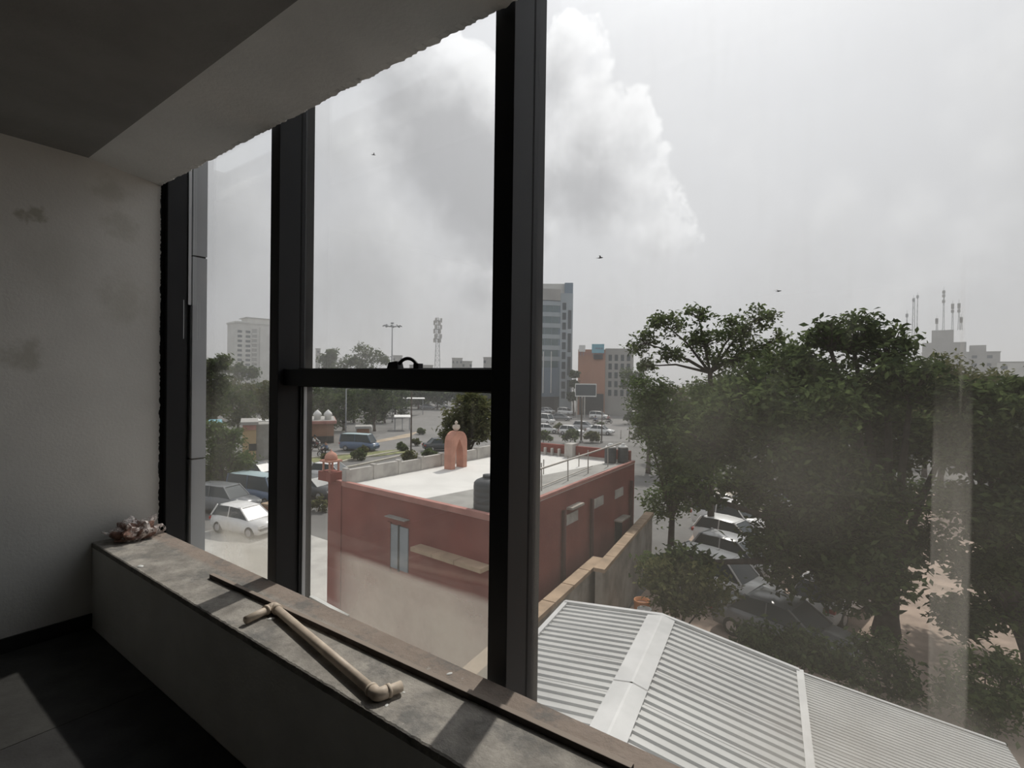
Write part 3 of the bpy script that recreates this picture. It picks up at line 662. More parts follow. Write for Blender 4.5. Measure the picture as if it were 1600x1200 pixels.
# ------------------------------------------------------------------ trees
def leaf_mesh(name, centers, sizes, flat=.55):
    n = len(centers); nr = rng.normal(size=(n, 3)); nr[:, 2] = np.abs(nr[:, 2])*1.0+flat; nr /= np.linalg.norm(nr, axis=1)[:, None]
    t = rng.normal(size=(n, 3)); t -= nr*(t*nr).sum(1)[:, None]; t /= np.linalg.norm(t, axis=1)[:, None]; b = np.cross(nr, t)
    s = sizes[:, None]; V = np.empty((n, 4, 3)); droop = nr*s*.18
    V[:, 0] = centers-t*s; V[:, 1] = centers+b*s*.48+droop; V[:, 2] = centers+t*s; V[:, 3] = centers-b*s*.48+droop
    me = bpy.data.meshes.new(name); me.vertices.add(4*n); me.vertices.foreach_set('co', V.reshape(-1))
    me.loops.add(4*n); me.loops.foreach_set('vertex_index', np.arange(4*n)); me.polygons.add(n)
    me.polygons.foreach_set('loop_start', np.arange(0, 4*n, 4)); me.update(calc_edges=True); return me
def tree(name, label, base, blobs, leaf, count, lmat, tr=.25, bark=None, clump=.30, group=None, cat='tree', lean=(0, 0), fork=.45, spread=16):
    """base: foot point; blobs: (centre, radius) lumps of the crown in world space"""
    base = Vector(base); t = tag(empty(name, base), label, cat, group); bk = bark or M_trunk
    cen = [Vector(c)-base for c, r in blobs]; rad = [r for c, r in blobs]
    top = sum(cen, Vector())/len(cen); fk = Vector((top.x*.45+lean[0], top.y*.45+lean[1], max(.3, min(c.z for c in cen)*fork+top.z*.12)))
    MB().tube([(0, 0, -.05), (fk.x*.25, fk.y*.25, fk.z*.35), (fk.x*.6, fk.y*.6, fk.z*.7), tuple(fk)], [tr*1.35, tr, tr*.9, tr*.8], 10).build('trunk', bk, t, True)
    bm_ = MB(); C = []; S_ = []; vol = np.array([r**2 for r in rad]); vol = vol/vol.sum()
    for c, r, f_ in zip(cen, rad, vol):
        mid = fk*.45+c*.55; mid.z += .12*(c-fk).length*.4
        rr = tr*.55; bm_.tube([tuple(fk*.98), tuple(mid), tuple(c)], [rr, rr*.6, rr*.3], 7)
        N = max(8, int(count*f_)); k = max(5, int(spread)); dirs = rng.normal(size=(k, 3)); dirs /= np.linalg.norm(dirs, axis=1)[:, None]
        sub = np.array(c)+dirs*np.array([1, 1, .78])*r*(rng.uniform(.25, 1., size=(k, 1))**.6)
        for q in sub: bm_.tube([tuple(c*.8+mid*.2), tuple(q)], [rr*.28, rr*.08], 5, False)
        idx = rng.integers(0, k, N); C.append(sub[idx]+rng.normal(size=(N, 3))*r*clump*np.array([1, 1, .7])); S_.append(rng.uniform(.6, 1.15, N)*leaf)
    bm_.build('branches', bk, t, True)
    o = obj('foliage', leaf_mesh('foliage', np.concatenate(C), np.concatenate(S_)), lmat, t); o['kind'] = 'stuff'
    return t
def pxtree(name, label, depth, base_px, bl, leaf, count, lmat, tr=.25, jit=.5, **kw):
    """crown lumps given by where they show; each gets its own distance around the trunk's"""
    k = depth/F_PX; B = []
    for i, q in enumerate(bl):
        dd = q[3] if len(q) > 3 else rng.uniform(-1, 1)*jit*q[2]*k
        B.append((pray(q[0], q[1])*(depth+dd), q[2]*k))
    return tree(name, label, at(base_px, depth, GZ+kw.pop('lift', 0.)), B, leaf, count, lmat, tr, **kw)

pxtree('spreading_tree', 'largest dark green tree with a thick leaning trunk in the parking yard', 17.6, 1392,
       [(1330, 525, 48, 1.5), (1290, 520, 32, .5), (1385, 545, 45, .5), (1250, 575, 55, 2), (1180, 615, 62, 1), (1320, 600, 70, 0), (1425, 600, 50, -1), (1110, 690, 58, .5), (1215, 690, 75, -1), (1320, 700, 80, 2),
        (1415, 690, 60, 1), (1245, 790, 70, 0), (1345, 800, 70, -1.5), (1255, 880, 60, -1), (1330, 905, 50, -2), (1420, 780, 50, 2), (1480, 690, 50, 0), (1060, 880, 45, -2), (1440, 850, 42, -.5), (1170, 760, 45, 1.5), (1290, 840, 55, 1), (1200, 850, 40, -1.5), (1370, 900, 45, -3), (1150, 640, 50, -1), (1270, 650, 60, -1.5), (1380, 640, 55, 1.5), (1300, 760, 60, -2), (1085, 770, 34, -1)],
       .150, 36000, L_dark, .34, lean=(.9, .3), clump=.22, spread=26)
pxtree('flat_topped_tree', 'airy flat-topped tree with open branches left of the largest tree', 27, 1115,
       [(1000, 535, 24), (1043, 510, 30), (1090, 492, 20), (1100, 540, 34), (1150, 515, 32), (1185, 495, 24), (1205, 535, 22), (1135, 565, 32), (1048, 555, 22), (1012, 572, 16), (1170, 555, 26)],
       .15, 4600, L_mid, .15, clump=.24, spread=14, fork=.85)
pxtree('leafy_tree', 'lighter green tree rising at the far corner of the red building', 25, 1052,
       [(1042, 640, 34), (1078, 665, 40), (1030, 695, 34), (1062, 735, 42), (1095, 715, 40), (1115, 630, 42), (1022, 610, 30), (1040, 780, 34), (1005, 660, 16)],
       .13, 13000, L_bright, .16, clump=.3)
pxtree('shaded_tree', 'dark tree at the right edge behind the dusty glass', 15.5, 1625,
       [(1545, 650, 46), (1592, 720, 50), (1560, 800, 52), (1600, 880, 55), (1520, 620, 30), (1610, 620, 40), (1540, 720, 36), (1660, 780, 70), (1575, 950, 45), (1520, 780, 40), (1500, 700, 40), (1530, 880, 45), (1500, 960, 36), (1490, 620, 30)], .145, 19000, L_dark, .2, clump=.3)
pxtree('olive_tree', 'olive green tree standing behind the largest tree on the right', 36, 1470,
       [(1460, 590, 38), (1500, 610, 36), (1430, 640, 40), (1540, 605, 32), (1580, 625, 36), (1480, 660, 40), (1390, 600, 34)], .2, 9000, L_olive, .2)
pxtree('hazy_green_tree', 'mid green rounded tree behind the airy flat-topped tree', 46, 1230, [(1230, 560, 36), (1190, 590, 38), (1270, 590, 36), (1150, 620, 38), (1225, 630, 44), (1110, 610, 30), (1300, 620, 40), (1340, 640, 40)], .24, 10000, L_mid, .2)
# shrubs round the yard
for px, d_, bl, lm, lb in [(1055, 14.5, [(1050, 930, 34), (1085, 905, 36), (1030, 900, 30), (1080, 945, 25), (1120, 930, 30)], L_olive, 'bushy shrub right behind the terracotta tub'),
        (1230, 13.5, [(1200, 1010, 34), (1250, 1020, 36), (1165, 995, 24)], L_dark, 'dark shrub behind the middle of the shed verge'),
        (1400, 13.2, [(1330, 1040, 36), (1400, 1065, 40), (1370, 1010, 30), (1290, 1020, 30)], L_dark, 'broad dark shrub behind the plastic end of the shed roof'),
        (1540, 12.8, [(1500, 1080, 40), (1560, 1100, 44), (1600, 1060, 44), (1540, 1040, 34)], L_mid, 'shrub at the right corner beyond the shed roof')]:
    pxtree('shrub', lb, d_, px, bl, .10, 2600, lm, .05, cat='shrub')

# street trees and far trees
for nm, px, d_, bl, lf, ct, lm, lb in [
    ('street_tree', 735, 40, [(720, 645, 22), (745, 640, 22), (735, 670, 26), (710, 675, 18), (755, 665, 22), (700, 660, 9), (735, 625, 16)], .2, 6500, L_olive, 'yellowish green tree behind the pink arch'),
    ('roadside_tree', 352, 36, [(340, 690, 24), (365, 715, 26), (335, 730, 28), (372, 750, 22), (345, 765, 26), (330, 670, 16), (365, 685, 16)], .17, 6500, L_bright, 'bright green tree above the parked white car'),
    ('dark_tree', 318, 60, [(335, 600, 20), (330, 630, 24), (320, 575, 18), (345, 565, 14)], .3, 3000, L_dark, 'dark tree next to the cladding fin')]:
    pxtree(nm, lb, d_, px, bl, lf, ct, lm, .18)
def hedge_row(specs, phrase, group, leafk=.0032, count=1700, lm=(None,), low=False):
    ORD = 'first second third fourth fifth sixth seventh eighth ninth tenth eleventh twelfth thirteenth fourteenth fifteenth sixteenth seventeenth'.split()
    for i, (px, d_, top, rr) in enumerate(specs):
        k = d_/F_PX; bot = 592+(-GZ)/k if False else 592+(-GZ)*F_PX/d_
        hgt = bot-top; bl = [(px, top+rr*.8, rr*.8), (px-rr*.7, top+rr*1.5, rr*.85), (px+rr*.7, top+rr*1.45, rr*.85), (px+rr*.1, top+rr*2.0, rr*.9)]
        if hgt > 4*rr: bl += [(px-rr*.5, top+rr*2.9, rr*.8), (px+rr*.5, top+rr*2.8, rr*.8)]
        if low: bl += [(px-rr*.6, top+rr*q_, rr*.8) for q_ in (3.4, 4.2) if top+rr*q_ < bot-rr*.5]
        wd_ = ORD[i] if i < len(ORD) else '%dth' % (i+1)
        pxtree('distant_tree', '%s tree from the left in %s' % (wd_, phrase), d_, px, bl, leafk*d_+.04, count, lm[i % len(lm)], .2, group=group, spread=10, bark=M_trunk2)
rs_ = random.Random(4)
hedge_row([(x, 80+18*(i % 3), 592+rs_.uniform(-4, 8), 15+rs_.uniform(-2, 3)) for i, x in enumerate(range(322, 452, 17))], 'the dense olive row behind the ochre hut', 'trees behind the ochre hut', low=True, lm=(L_olive, L_mid))
hedge_row([(x, 82+15*(i % 3), 595+rs_.uniform(-4, 8), 15+rs_.uniform(-2, 3)) for i, x in enumerate(range(490, 620, 16))], 'the dark row behind the brown walled building', 'trees behind the brown building', low=True, lm=(L_dark, L_mid))
hedge_row([(x, 142+14*(i % 2), 597+rs_.uniform(-3, 6), 12+rs_.uniform(-2, 2)) for i, x in enumerate(range(624, 765, 15))], 'the hazy row beyond the long white canopy', 'trees beyond the white canopy', lm=(L_mid,))
hedge_row([(x, 48+9*(i % 3), 588+rs_.uniform(-8, 16), 26+rs_.uniform(-3, 5)) for i, x in enumerate(range(1015, 1620, 36))], 'the green belt behind the parking yard', 'trees behind the parking yard', count=2400, lm=(L_mid, L_olive, L_dark))
for px, d_, bl, lm, lb in [(520, 190, [(508, 563, 10), (520, 555, 10), (515, 573, 10)], L_mid, 'small hazy tree left of the big round tree on the skyline'),
        (575, 175, [(545, 562, 13), (570, 548, 14), (590, 558, 13), (572, 570, 18), (604, 566, 10), (535, 572, 10)], L_mid, 'big round hazy tree on the skyline below the floodlight mast'),
        (375, 150, [(350, 572, 12), (345, 562, 9), (370, 580, 14), (395, 584, 12), (335, 580, 12)], L_mid, 'hazy round tree on the skyline in front of the apartment block'),
        (897, 124, [(897, 585, 6), (897, 600, 7), (893, 620, 7)], L_dark, 'narrow dark tree between the glass tower and the orange building'),
        (1000, 105, [(985, 585, 14), (1000, 600, 18), (1010, 575, 14), (1015, 620, 16), (990, 622, 12), (975, 600, 8)], L_mid, 'bluish green tree in front of the orange building wing')]:
    pxtree('skyline_tree', lb, d_, px, bl, .0034*d_, 2200, lm, .2, spread=10, bark=M_trunk2)
# clipped shrubs and bushes along the median and behind the roof
for px, py, d_, r, lb in [(568, 703, 62, 6, 'small round shrub on the grass median near the dirt'), (512, 715, 54, 8, 'round shrub at the left end of the median'), (628, 699, 56, 7, 'grey green shrub left of the lamp pole'),
        (650, 692, 60, 6, 'round shrub right of the lamp pole foot'), (657, 675, 72, 5, 'round shrub up the road from the lamp pole'), (560, 712, 48, 9, 'grass-like shrub on the median'), (640, 715, 44, 10, 'leafy shrub behind the parapet left of the arch'), (672, 710, 44, 9, 'dark shrub against the arch'),
        (850, 684, 38, 11, 'olive bush behind the red parapet next to the mullion'), (874, 671, 45, 8, 'ball-headed small tree behind the red parapet'), (892, 684, 36, 13, 'wide green bush behind the white roof block'), (925, 684, 36, 10, 'dark bush left of the railing end'), (938, 668, 55, 7, 'small round street tree by the railing end'), (500, 790, 24, 12, 'green bush left of the red building'), (985, 655, 60, 9, 'roadside bush under the signals')]:
    d_ = G(px, py+r*.8).dot(fw)
    pxtree('bush', lb, d_, px, [(px-r*.4, py-r*.2, r*.7), (px+r*.5, py, r*.7), (px, py-r*.6, r*.6)], .0032*d_+.03, 700, L_mid if r % 2 else L_olive, .05, cat='bush', spread=8)

# ------------------------------------------------------------------ far buildings
def bpart(root, lo, hi, name, m_, parent=None): return MB().bb(lo, hi).build(name, m_, parent or root)
def windows(root, xs, zs, wd, hh, y, m_, name='window', side=None, fr=None):
    me = None
    for z in zs:
        for x in xs:
            if me is None: me = (MB().bb((-wd/2, -.06, -hh/2), (wd/2, .25, hh/2)) if side is None else MB().bb((-.25, -wd/2, -hh/2), (.06, wd/2, hh/2))).mesh(name)
            o = obj(name, me, m_, root); o.location = (x, y, z) if side is None else (side, x, z)
            if fr: s_ = obj('window_sill', fr, None, o)
def frange(a, b, n): return [a+(b-a)*i/(n-1) for i in range(n)]
# white apartment block, seen past the left mullion
D0 = 300.; c0 = at(402, D0); ab = tag(empty('apartment_block', c0, face_yaw(402)+R(18)), 'tall off-white apartment block on the skyline at left', 'building')
H0 = zat(392, 506, D0)-GZ
bpart(ab, (-11.5, 0, 0), (13, 16, H0), 'wall', M_offwhite); bpart(ab, (-4.5, 3, H0), (13, 14, H0+3.2), 'penthouse', M_offwhite); bpart(ab, (-5.5, 2.4, H0+3.2), (13.6, 15, H0+3.7), 'roof_slab', M_concrete)
bpart(ab, (-12, -.5, H0-.2), (13.4, 16.4, H0+.7), 'roof_band', M_offwhite)
zs = frange(H0-5, 4, 12)
windows(ab, [-9.5], zs, 2.3, 1.4, 0, M_glassd); windows(ab, [-5.2], zs, 2.5, 1.4, 0, M_glassd); windows(ab, [8.5], zs, 1.0, 2.4, 0, M_glassd)
bpart(ab, (-3.2, -.05, 0), (-.4, .3, H0-3), 'balcony_recess', M_concrete)
for z in zs: bpart(ab, (-3.4, -.9, z-1.3), (-.2, 0, z-.5), 'balcony', M_offwhite)
bpart(ab, (1.0, -1.2, 0), (6.6, 0, H0-2), 'projecting_bay', M_offwhite)

# glass fronted tower right of the wide mullion
D1 = 140.; c1 = at(845, D1); tw = tag(empty('glass_tower', c1, face_yaw(845)), 'tall blue grey office tower with a curved glass front', 'building')
k1 = D1/F_PX; H1 = zat(845, 453, D1)-GZ
def vx(u): return -1.9*(1-((u+3.5)/9.5)**2)
us = frange(-12.5, 5.0, 15)
def arcband(z0, z1, off, th, name, m_, u0=-12.5, u1=5.0, n=14):
    uu = frange(u0, u1, n+1); P = [(u, vx(u)-off) for u in uu]+[(u, vx(u)-off+th) for u in uu[::-1]]
    return MB().prism(P, z0, z1).build(name, m_, tw)
MB().prism([(u, vx(u)) for u in us]+[(5.0, 16), (-12.5, 16)], 0, H1-1.2).build('core', M_tblue, tw)
fl_h = 2.95; nf = int((H1-12)/fl_h)
for i in range(nf):
    z1 = H1-3.2-i*fl_h
    arcband(z1-1.15, z1, .22, .3, 'spandrel_band', M_tband)
    for a, b in zip(frange(-12.5, 4.6, 10), frange(-12.5, 4.6, 10)[1:]):
        arcband(z1-fl_h, z1-1.15, .1, .15, 'glass_panel', M_tglass, a+.06, b-.06, 2)
arcband(H1-3.0, H1, .45, .6, 'parapet_band', M_concrete); arcband(0, 4, .2, .3, 'shopfront', M_dark)
for a, b in zip(frange(-12.5, 4.6, 10), frange(-12.5, 4.6, 10)[1:]): arcband(4, H1-3.2-nf*fl_h, .1, .15, 'tall_glass_panel', M_tblue, a+.08, b-.08, 2)
for u in (.6, 2.7): bpart(tw, (u-.12, vx(u)-.5, 5), (u+.12, vx(u), 16), 'light_mullion', M_white)
bpart(tw, (5.0, -.6, 0), (8.3, 15, H1-1), 'pier', M_tband)
zz = frange(H1-4.5, 4.5, 10)
windows(tw, [6.0], zz, 1.0, 1.9, -.6, M_glassd); windows(tw, [7.45], frange(H1-8, 6, 4), .9, 5.0, -.6, M_glassd)
bpart(tw, (.2, 2, H1-1.2), (8.3, 14, H1+2.0), 'rooftop_block', M_offwhite); bpart(tw, (-.8, 1.5, H1+1.6), (.3, 4, H1+2.0), 'roof_canopy', M_offwhite); bpart(tw, (6.1, 1.0, H1-6), (8.35, 14.2, H1+2.1), 'blue_shaft', M_tblue)

# orange building with roof signs
D2 = 128.; c2 = at(925, D2); ob = tag(empty('orange_building', c2, face_yaw(925)), 'orange rendered building with a blue billboard on its roof', 'building')
k2 = D2/F_PX; H2 = zat(925, 546, D2)-GZ
X0, X1 = (903-925)*k2, (945-925)*k2
bpart(ob, (X0, 0, 0), (X1, 12, H2), 'wall', M_orange); bpart(ob, (X1, .6, 0), (X1+6.8, 12, H2+.3), 'grey_wing', M_concrete)
windows(ob, frange(X1+1.2, X1+5.6, 4), frange(H2-2, 5.5, 5), .8, 1.5, .6, M_glassd)
bpart(ob, (X0+.5, -1.0, 2.8), (X1-.3, 0, 5.2), 'shop_awning', M_dark); bpart(ob, (X0+.5, -.1, 0), (X1-.3, .1, 2.8), 'shop_opening', M_dark)
bpart(ob, (X0, -.15, H2-1.2), (X1, 0, H2-.8), 'string_course', M_redlip)
def board(root, u0, u1, z0, z1, m_, name, legs=True):
    o = bpart(root, (u0, -.5, z0), (u1, -.3, z1), name, m_)
    if legs:
        for u in (u0+.4, u1-.4): MB().tube([(u, -.2, z0-1), (u, -.2, z1)], .08, 6).build('sign_post', M_steelg, root)
    return o
b_ = board(ob, (924-925)*k2, (943-925)*k2, H2-.9, H2+1.3, M_skyblue, 'blue_billboard')
for j, (u0, u1) in enumerate(((.7, 1.3), (1.4, 1.9), (2.0, 2.5))): bpart(ob, (u0, -.53, H2+.05), (u1, -.5, H2+.4), 'sign_lettering', M_tblue, b_)
board(ob, (904-925)*k2, (914-925)*k2, H2-.6, H2+1.0, M_white, 'white_sign'); board(ob, (927-925)*k2, (941-925)*k2, H2-2.4, H2-1.2, M_dark, 'dark_sign', False)
# billboard on posts at the junction
p = G(905, 653); hb = tag(empty('billboard', p, face_yaw(908)), 'dark billboard with a pale frame standing at the junction', 'billboard'); k3 = p.dot(fw)/F_PX
z0, z1 = zat(910, 618, p.dot(fw))-GZ, zat(910, 601, p.dot(fw))-GZ
bpart(hb, (-6*k3, -.1, z0), (25*k3, .15, z1), 'panel', M_glassd)
for lo, hi in (((-7*k3, z1), (26*k3, z1+.25)), ((-7*k3, z0-.25), (26*k3, z0)), ((-7*k3, z0), (-6*k3, z1)), ((25*k3, z0), (26*k3, z1))): bpart(hb, (lo[0], -.15, lo[1]), (hi[0], .1, hi[1]), 'frame_rail', M_white)
for u in (-4*k3, 4*k3, 8*k3): MB().tube([(u, .2, 0), (u, .2, z1)], .16, 8).build('post', M_greywall, hb)

def house(name, label, px0, px1, pyt, depth, dd, m_, nwin=0, rows=1, base=None, yaw=0., extra=None, cat='building', wh=1.2):
    c = at((px0+px1)/2, depth); k = depth/F_PX; hw = (px1-px0)/2*k; hh = zat((px0+px1)/2, pyt, depth)-GZ
    o = tag(empty(name, c, face_yaw((px0+px1)/2)+yaw), label, cat); bpart(o, (-hw, 0, 0), (hw, dd, hh), 'wall', m_)
    bpart(o, (-hw-.2, -.2, hh), (hw+.2, dd+.2, hh+.3), 'roof_slab', M_concrete)
    if nwin: windows(o, frange(-hw*.75, hw*.75, nwin) if nwin > 1 else [hw*.1], frange(hh-1.8, max(2., hh-1.8-3.1*(rows-1)), rows) if rows > 1 else [hh-1.9], min(1.6, hw*.8/nwin), wh, 0, M_glassd)
    return o, hw, hh
# the antenna building on the right skyline
D4 = 210.; k4 = D4/F_PX
o, hw, hh = house('concrete_building', 'hazy concrete building carrying antenna masts on the right skyline', 1452, 1545, 551, D4, 14, M_concrete, 5, 3)
bpart(o, (-hw, 2, hh), (hw-10, 13, hh+4.4), 'upper_storey', M_concrete); bpart(o, (-hw+3, 3, hh+4.4), (hw-14, 12, hh+9.6), 'stair_tower', M_concrete); bpart(o, (hw-9, 3, hh), (hw-4, 12, hh+3), 'roof_room', M_concrete)
def mast(root, x, y, z0, z1, wd, name='mast', n=6, legs=3):
    mb = MB(); P = []
    for q in range(legs):
        a = 2*math.pi*q/legs; b0, b1 = Vector((x+wd*math.cos(a), y+wd*math.sin(a), z0)), Vector((x+wd*.3*math.cos(a), y+wd*.3*math.sin(a), z1)); P.append((b0, b1)); mb.tube([b0, b1], .06*wd+.04, 5)
    for i in range(n):
        t0, t1 = i/n, (i+1)/n
        for q in range(legs):
            a, b = P[q], P[(q+1) % legs]; mb.tube([a[0].lerp(a[1], t0), b[0].lerp(b[1], t1)], .04+.02*wd, 4); mb.tube([a[0].lerp(a[1], t1), b[0].lerp(b[1], t1)], .04+.02*wd, 4)
    mb.tube([(x, y, z1), (x, y, z1+1.5)], .05, 5); return mb.build(name, M_steelg, root)
for x, h_ in ((-hw+4.5, 5), (-hw+6.6, 17), (-hw+9.5, 11), (-hw+11.5, 11), (-hw+12.3, 5)):
    m_ = mast(o, x, 6, hh+9.6, hh+9.6+h_, .45, 'antenna_mast', 7)
    for zq in (.72, .86, .95): MB().bb((x-.5, 5.3, hh+9.6+h_*zq-.7), (x+.5, 5.7, hh+9.6+h_*zq+.5)).build('panel_antenna', M_concrete, m_)
house('pale_house', 'pale house with a dark roof band at the far right skyline', 1570, 1640, 566, 170, 10, M_offwhite, 3, 2)
house('small_block', 'small grey block beside the pale house on the skyline', 1552, 1572, 568, 190, 8, M_concrete, 2, 1)
for px, pt, pb, d_, wd, lb in [(1425, 466, 540, 240, 1.3, 'tall lattice mast on the right skyline, left one of the close pair'), (1431, 461, 540, 255, .5, 'slender mast with a top box, right one of the close pair'), (1415, 490, 540, 230, .6, 'short antenna mast left of the close pair')]:
    b_ = at(px, d_); t = tag(empty('radio_mast', b_), lb, 'mast'); zt = zat(px, pt, d_)-GZ
    mast(t, 0, 0, 0, zt, wd, 'lattice', 16); MB().bb((-.5, -.4, zt-1.6), (.5, .4, zt-.2)).build('antenna_box', M_steelg, t)
# telecom tower in the middle pane
d_ = 300.; b_ = at(683, d_); t = tag(empty('telecom_tower', b_), 'square lattice telecom tower on the skyline beyond the window handle', 'tower'); zt = zat(683, 497, d_)-GZ
mast(t, 0, 0, 0, zt, 2.7, 'lattice', 16, 4)
for i, zq in enumerate((.70, .76, .82, .88, .93, .97)):
    for a in range(3):
        an = a*2.1+i; MB().box((1.9*math.cos(an), 1.9*math.sin(an), zt*zq), (1.1, .8, 2.4), an).build('panel_antenna', M_concrete, t)
for zq in (.72, .85, .96): MB().lathe([(2.4, 0), (2.4, .2), (1.9, .2)], (0, 0, zt*zq), 8).build('platform', M_steelg, t)
# floodlight mast
d_ = 165.; b_ = at(612, d_); t = tag(empty('floodlight_mast', b_), 'tall floodlight mast with a ring of lamps on the skyline', 'lamp mast'); zt = zat(612, 505, d_)-GZ
MB().tube([(0, 0, 0), (0, 0, zt)], [.32, .14], 10).build('pole', M_steelg, t, True)
rg = MB().tube([(1.3*math.cos(a), 1.3*math.sin(a), zt-1.1) for a in frange(0, 2*math.pi, 13)], .07, 5).build('ring', M_steelg, t)
MB().lathe([(.5, 0), (.5, .35), (.1, .5)], (0, 0, zt-.2), 10).build('head', M_steelg, t)
for i in range(8):
    a = i*math.pi/4; c, s_ = math.cos(a), math.sin(a)
    MB().tube([(0, 0, zt-1.1), (2.4*c, 2.4*s_, zt-.9)], .06, 5).box((2.6*c, 2.6*s_, zt-.85), (.9, .55, .3), a, .5).build('flood_lamp', M_steelg, t)
# rooftops on the skyline of the middle pane
for a in [('skyline_block', 'hazy flat block on the skyline right of the telecom tower', 706, 722, 560, 260, 10, M_concrete, 3, 1), ('skyline_block', 'low hazy block right of the flat block on the skyline', 722, 737, 565, 250, 10, M_concrete, 2, 1), ('skyline_block', 'hazy pale block touching the wide mullion on the skyline', 755, 772, 559, 230, 10, M_concrete, 2, 2),
          ('skyline_block', 'hazy block behind the floodlight mast', 614, 628, 556, 280, 10, M_concrete, 2, 1), ('skyline_block', 'long low hazy block behind the window handle', 640, 676, 571, 240, 10, M_concrete, 5, 1), ('skyline_block', 'hazy stub of a block at the left edge of the middle pane', 493, 500, 545, 320, 10, M_concrete, 1, 1)]:
    house(*a)
# low buildings by the road
o, hw, hh = house('brown_building', 'low brown walled building with white roof domes beside the road', 462, 521, 661, 66, 8, M_brown)
bpart(o, (-hw-.3, -.5, hh-.1), (hw+.3, 8, hh+.25), 'eaves', M_redlip); bpart(o, (-hw, -.06, 0), (hw, 0, .9), 'dark_plinth', M_dark)
for x in (hw-2.0, hw-.7, hw-3.9): MB().lathe([(.42, 0), (.42, .5), (.55, .6), (.45, .9), (.2, 1.15), (.02, 1.3)], (x, 1.5, hh+.3), 14).build('dome', M_white, o, True)
o, hw, hh = house('ochre_building', 'small ochre hut with a square window left of the mullion', 381, 400, 664, 52, 5, M_tanwall)
bpart(o, (-.05, -.05, hh-2.6), (.65, .2, hh-1.9), 'window', M_dark); bpart(o, (-hw, -.1, hh-.5), (hw, 0, hh), 'red_band', M_redlip); bpart(o, (hw, .4, 0), (hw+1.9, 4, hh), 'grey_annexe', M_cement)
def canopy(label, px0, px1, py, pyb, m_, depth=None, dd=3.):
    g_ = G((px0+px1)/2, pyb); dpt = g_.dot(fw); k = dpt/F_PX; hw = (px1-px0)/2*k; zt = zat((px0+px1)/2, py, dpt)-GZ
    o = tag(empty('canopy', g_, face_yaw((px0+px1)/2)), label, 'canopy')
    MB().hull4([(-hw, -dd/2, zt-.15), (hw, -dd/2, zt-.15), (hw, dd/2, zt), (-hw, dd/2, zt)], [(-hw, -dd/2, zt-.05), (hw, -dd/2, zt-.05), (hw, dd/2, zt+.1), (-hw, dd/2, zt+.1)]).build('canopy_roof', m_, o)
    for x in (-hw*.9, 0, hw*.9):
        for y in (-dd*.4, dd*.4): MB().tube([(x, y, 0), (x, y, zt-.05)], .06, 6).build('post', M_steelg, o)
    return o
canopy('long white roadside canopy across the far trees', 608, 663, 622, 648, M_white)
canopy('short white canopy left of the lamp pole', 616, 641, 650, 672, M_white)
canopy('pale stall canopy right of the brown building', 556, 580, 666, 690, M_white, dd=2.)
canopy('sky blue sheet canopy beside the cladding fin', 318, 345, 658, 690, M_skyblue)
canopy('white strip canopy above the ochre hut', 385, 425, 656, 668, M_white)
o, hw, hh = house('stall', 'maroon walled roadside stall under the pale canopy', 559, 578, 670, 64, 2, M_brown); bpart(o, (-hw*.8, -.05, hh-1.6), (hw*.8, .1, hh-.5), 'counter', M_dark)
# lamp poles
def pole(px, pyb, pyt, label, arm=0., r=.09, m_=None, lamp=True):
    g_ = G(px, pyb); dpt = g_.dot(fw); zt = zat(px, pyt, dpt)-GZ; o = tag(empty('lamp_pole' if lamp else 'pole', g_, face_yaw(px)), label, 'pole')
    MB().tube([(0, 0, 0), (0, 0, zt)], [r, r*.65], 8).build('shaft', m_ or M_steelg, o, True); MB().lathe([(r*1.9, 0), (r*1.9, .25), (r, .35)], n=8).build('base', M_cement, o)
    if arm:
        MB().tube([(0, 0, zt-.05), (arm*.5, 0, zt+.1), (arm, 0, zt+.05)], r*.5, 6).build('arm', M_steelg, o); MB().box((arm*1.15, 0, zt+.03), (.7, .28, .14)).build('lamp_head', M_lamp, o)
    return o
pole(540, 697, 607, 'tall pale lamp pole right of the brown building', 1.6); pole(613, 660, 608, 'thin lamp pole under the long white canopy', 0, lamp=False); pole(642, 711, 612, 'dark lamp pole between the road and the dirt strip', 0, .1, M_trunk2, False)
pole(908, 692, 622, 'thick dark pole in front of the billboard', 0, .14, M_trunk2, False); pole(940, 692, 640, 'dark pole right of the billboard pole', 0, .09, M_trunk2, False); pole(983, 690, 668, 'short dark post at the end of the roof railing', 0, .07, M_trunk2, False)
pole(410, 664, 596, 'thin pole rising beside the left mullion', 0, .07, M_trunk2, False); pole(970, 686, 672, 'short fence post behind the tanks', 0, .05, M_trunk2, False)
# traffic signal gantry
g_ = G(1014, 645); dpt = g_.dot(fw); k = dpt/F_PX; t = tag(empty('traffic_signal', g_, face_yaw(1010)), 'traffic signal arm with a red and a green box', 'signal'); zt = zat(1000, 616, dpt)-GZ
MB().tube([(0, 0, 0), (0, 0, zt), (-.2, 0, zt+.1), (-32*k, 0, zt+.1)], .07, 8).build('gantry', M_steelg, t)
MB().bb((-23*k, -.2, zt-.75), (-17.5*k, .2, zt+.02)).build('red_box', mat('signal_red', (.55, .07, .07), .6), t); MB().bb((-11.5*k, -.2, zt-.75), (-6*k, .2, zt+.02)).build('green_box', mat('signal_green', (.04, .22, .14), .6), t)

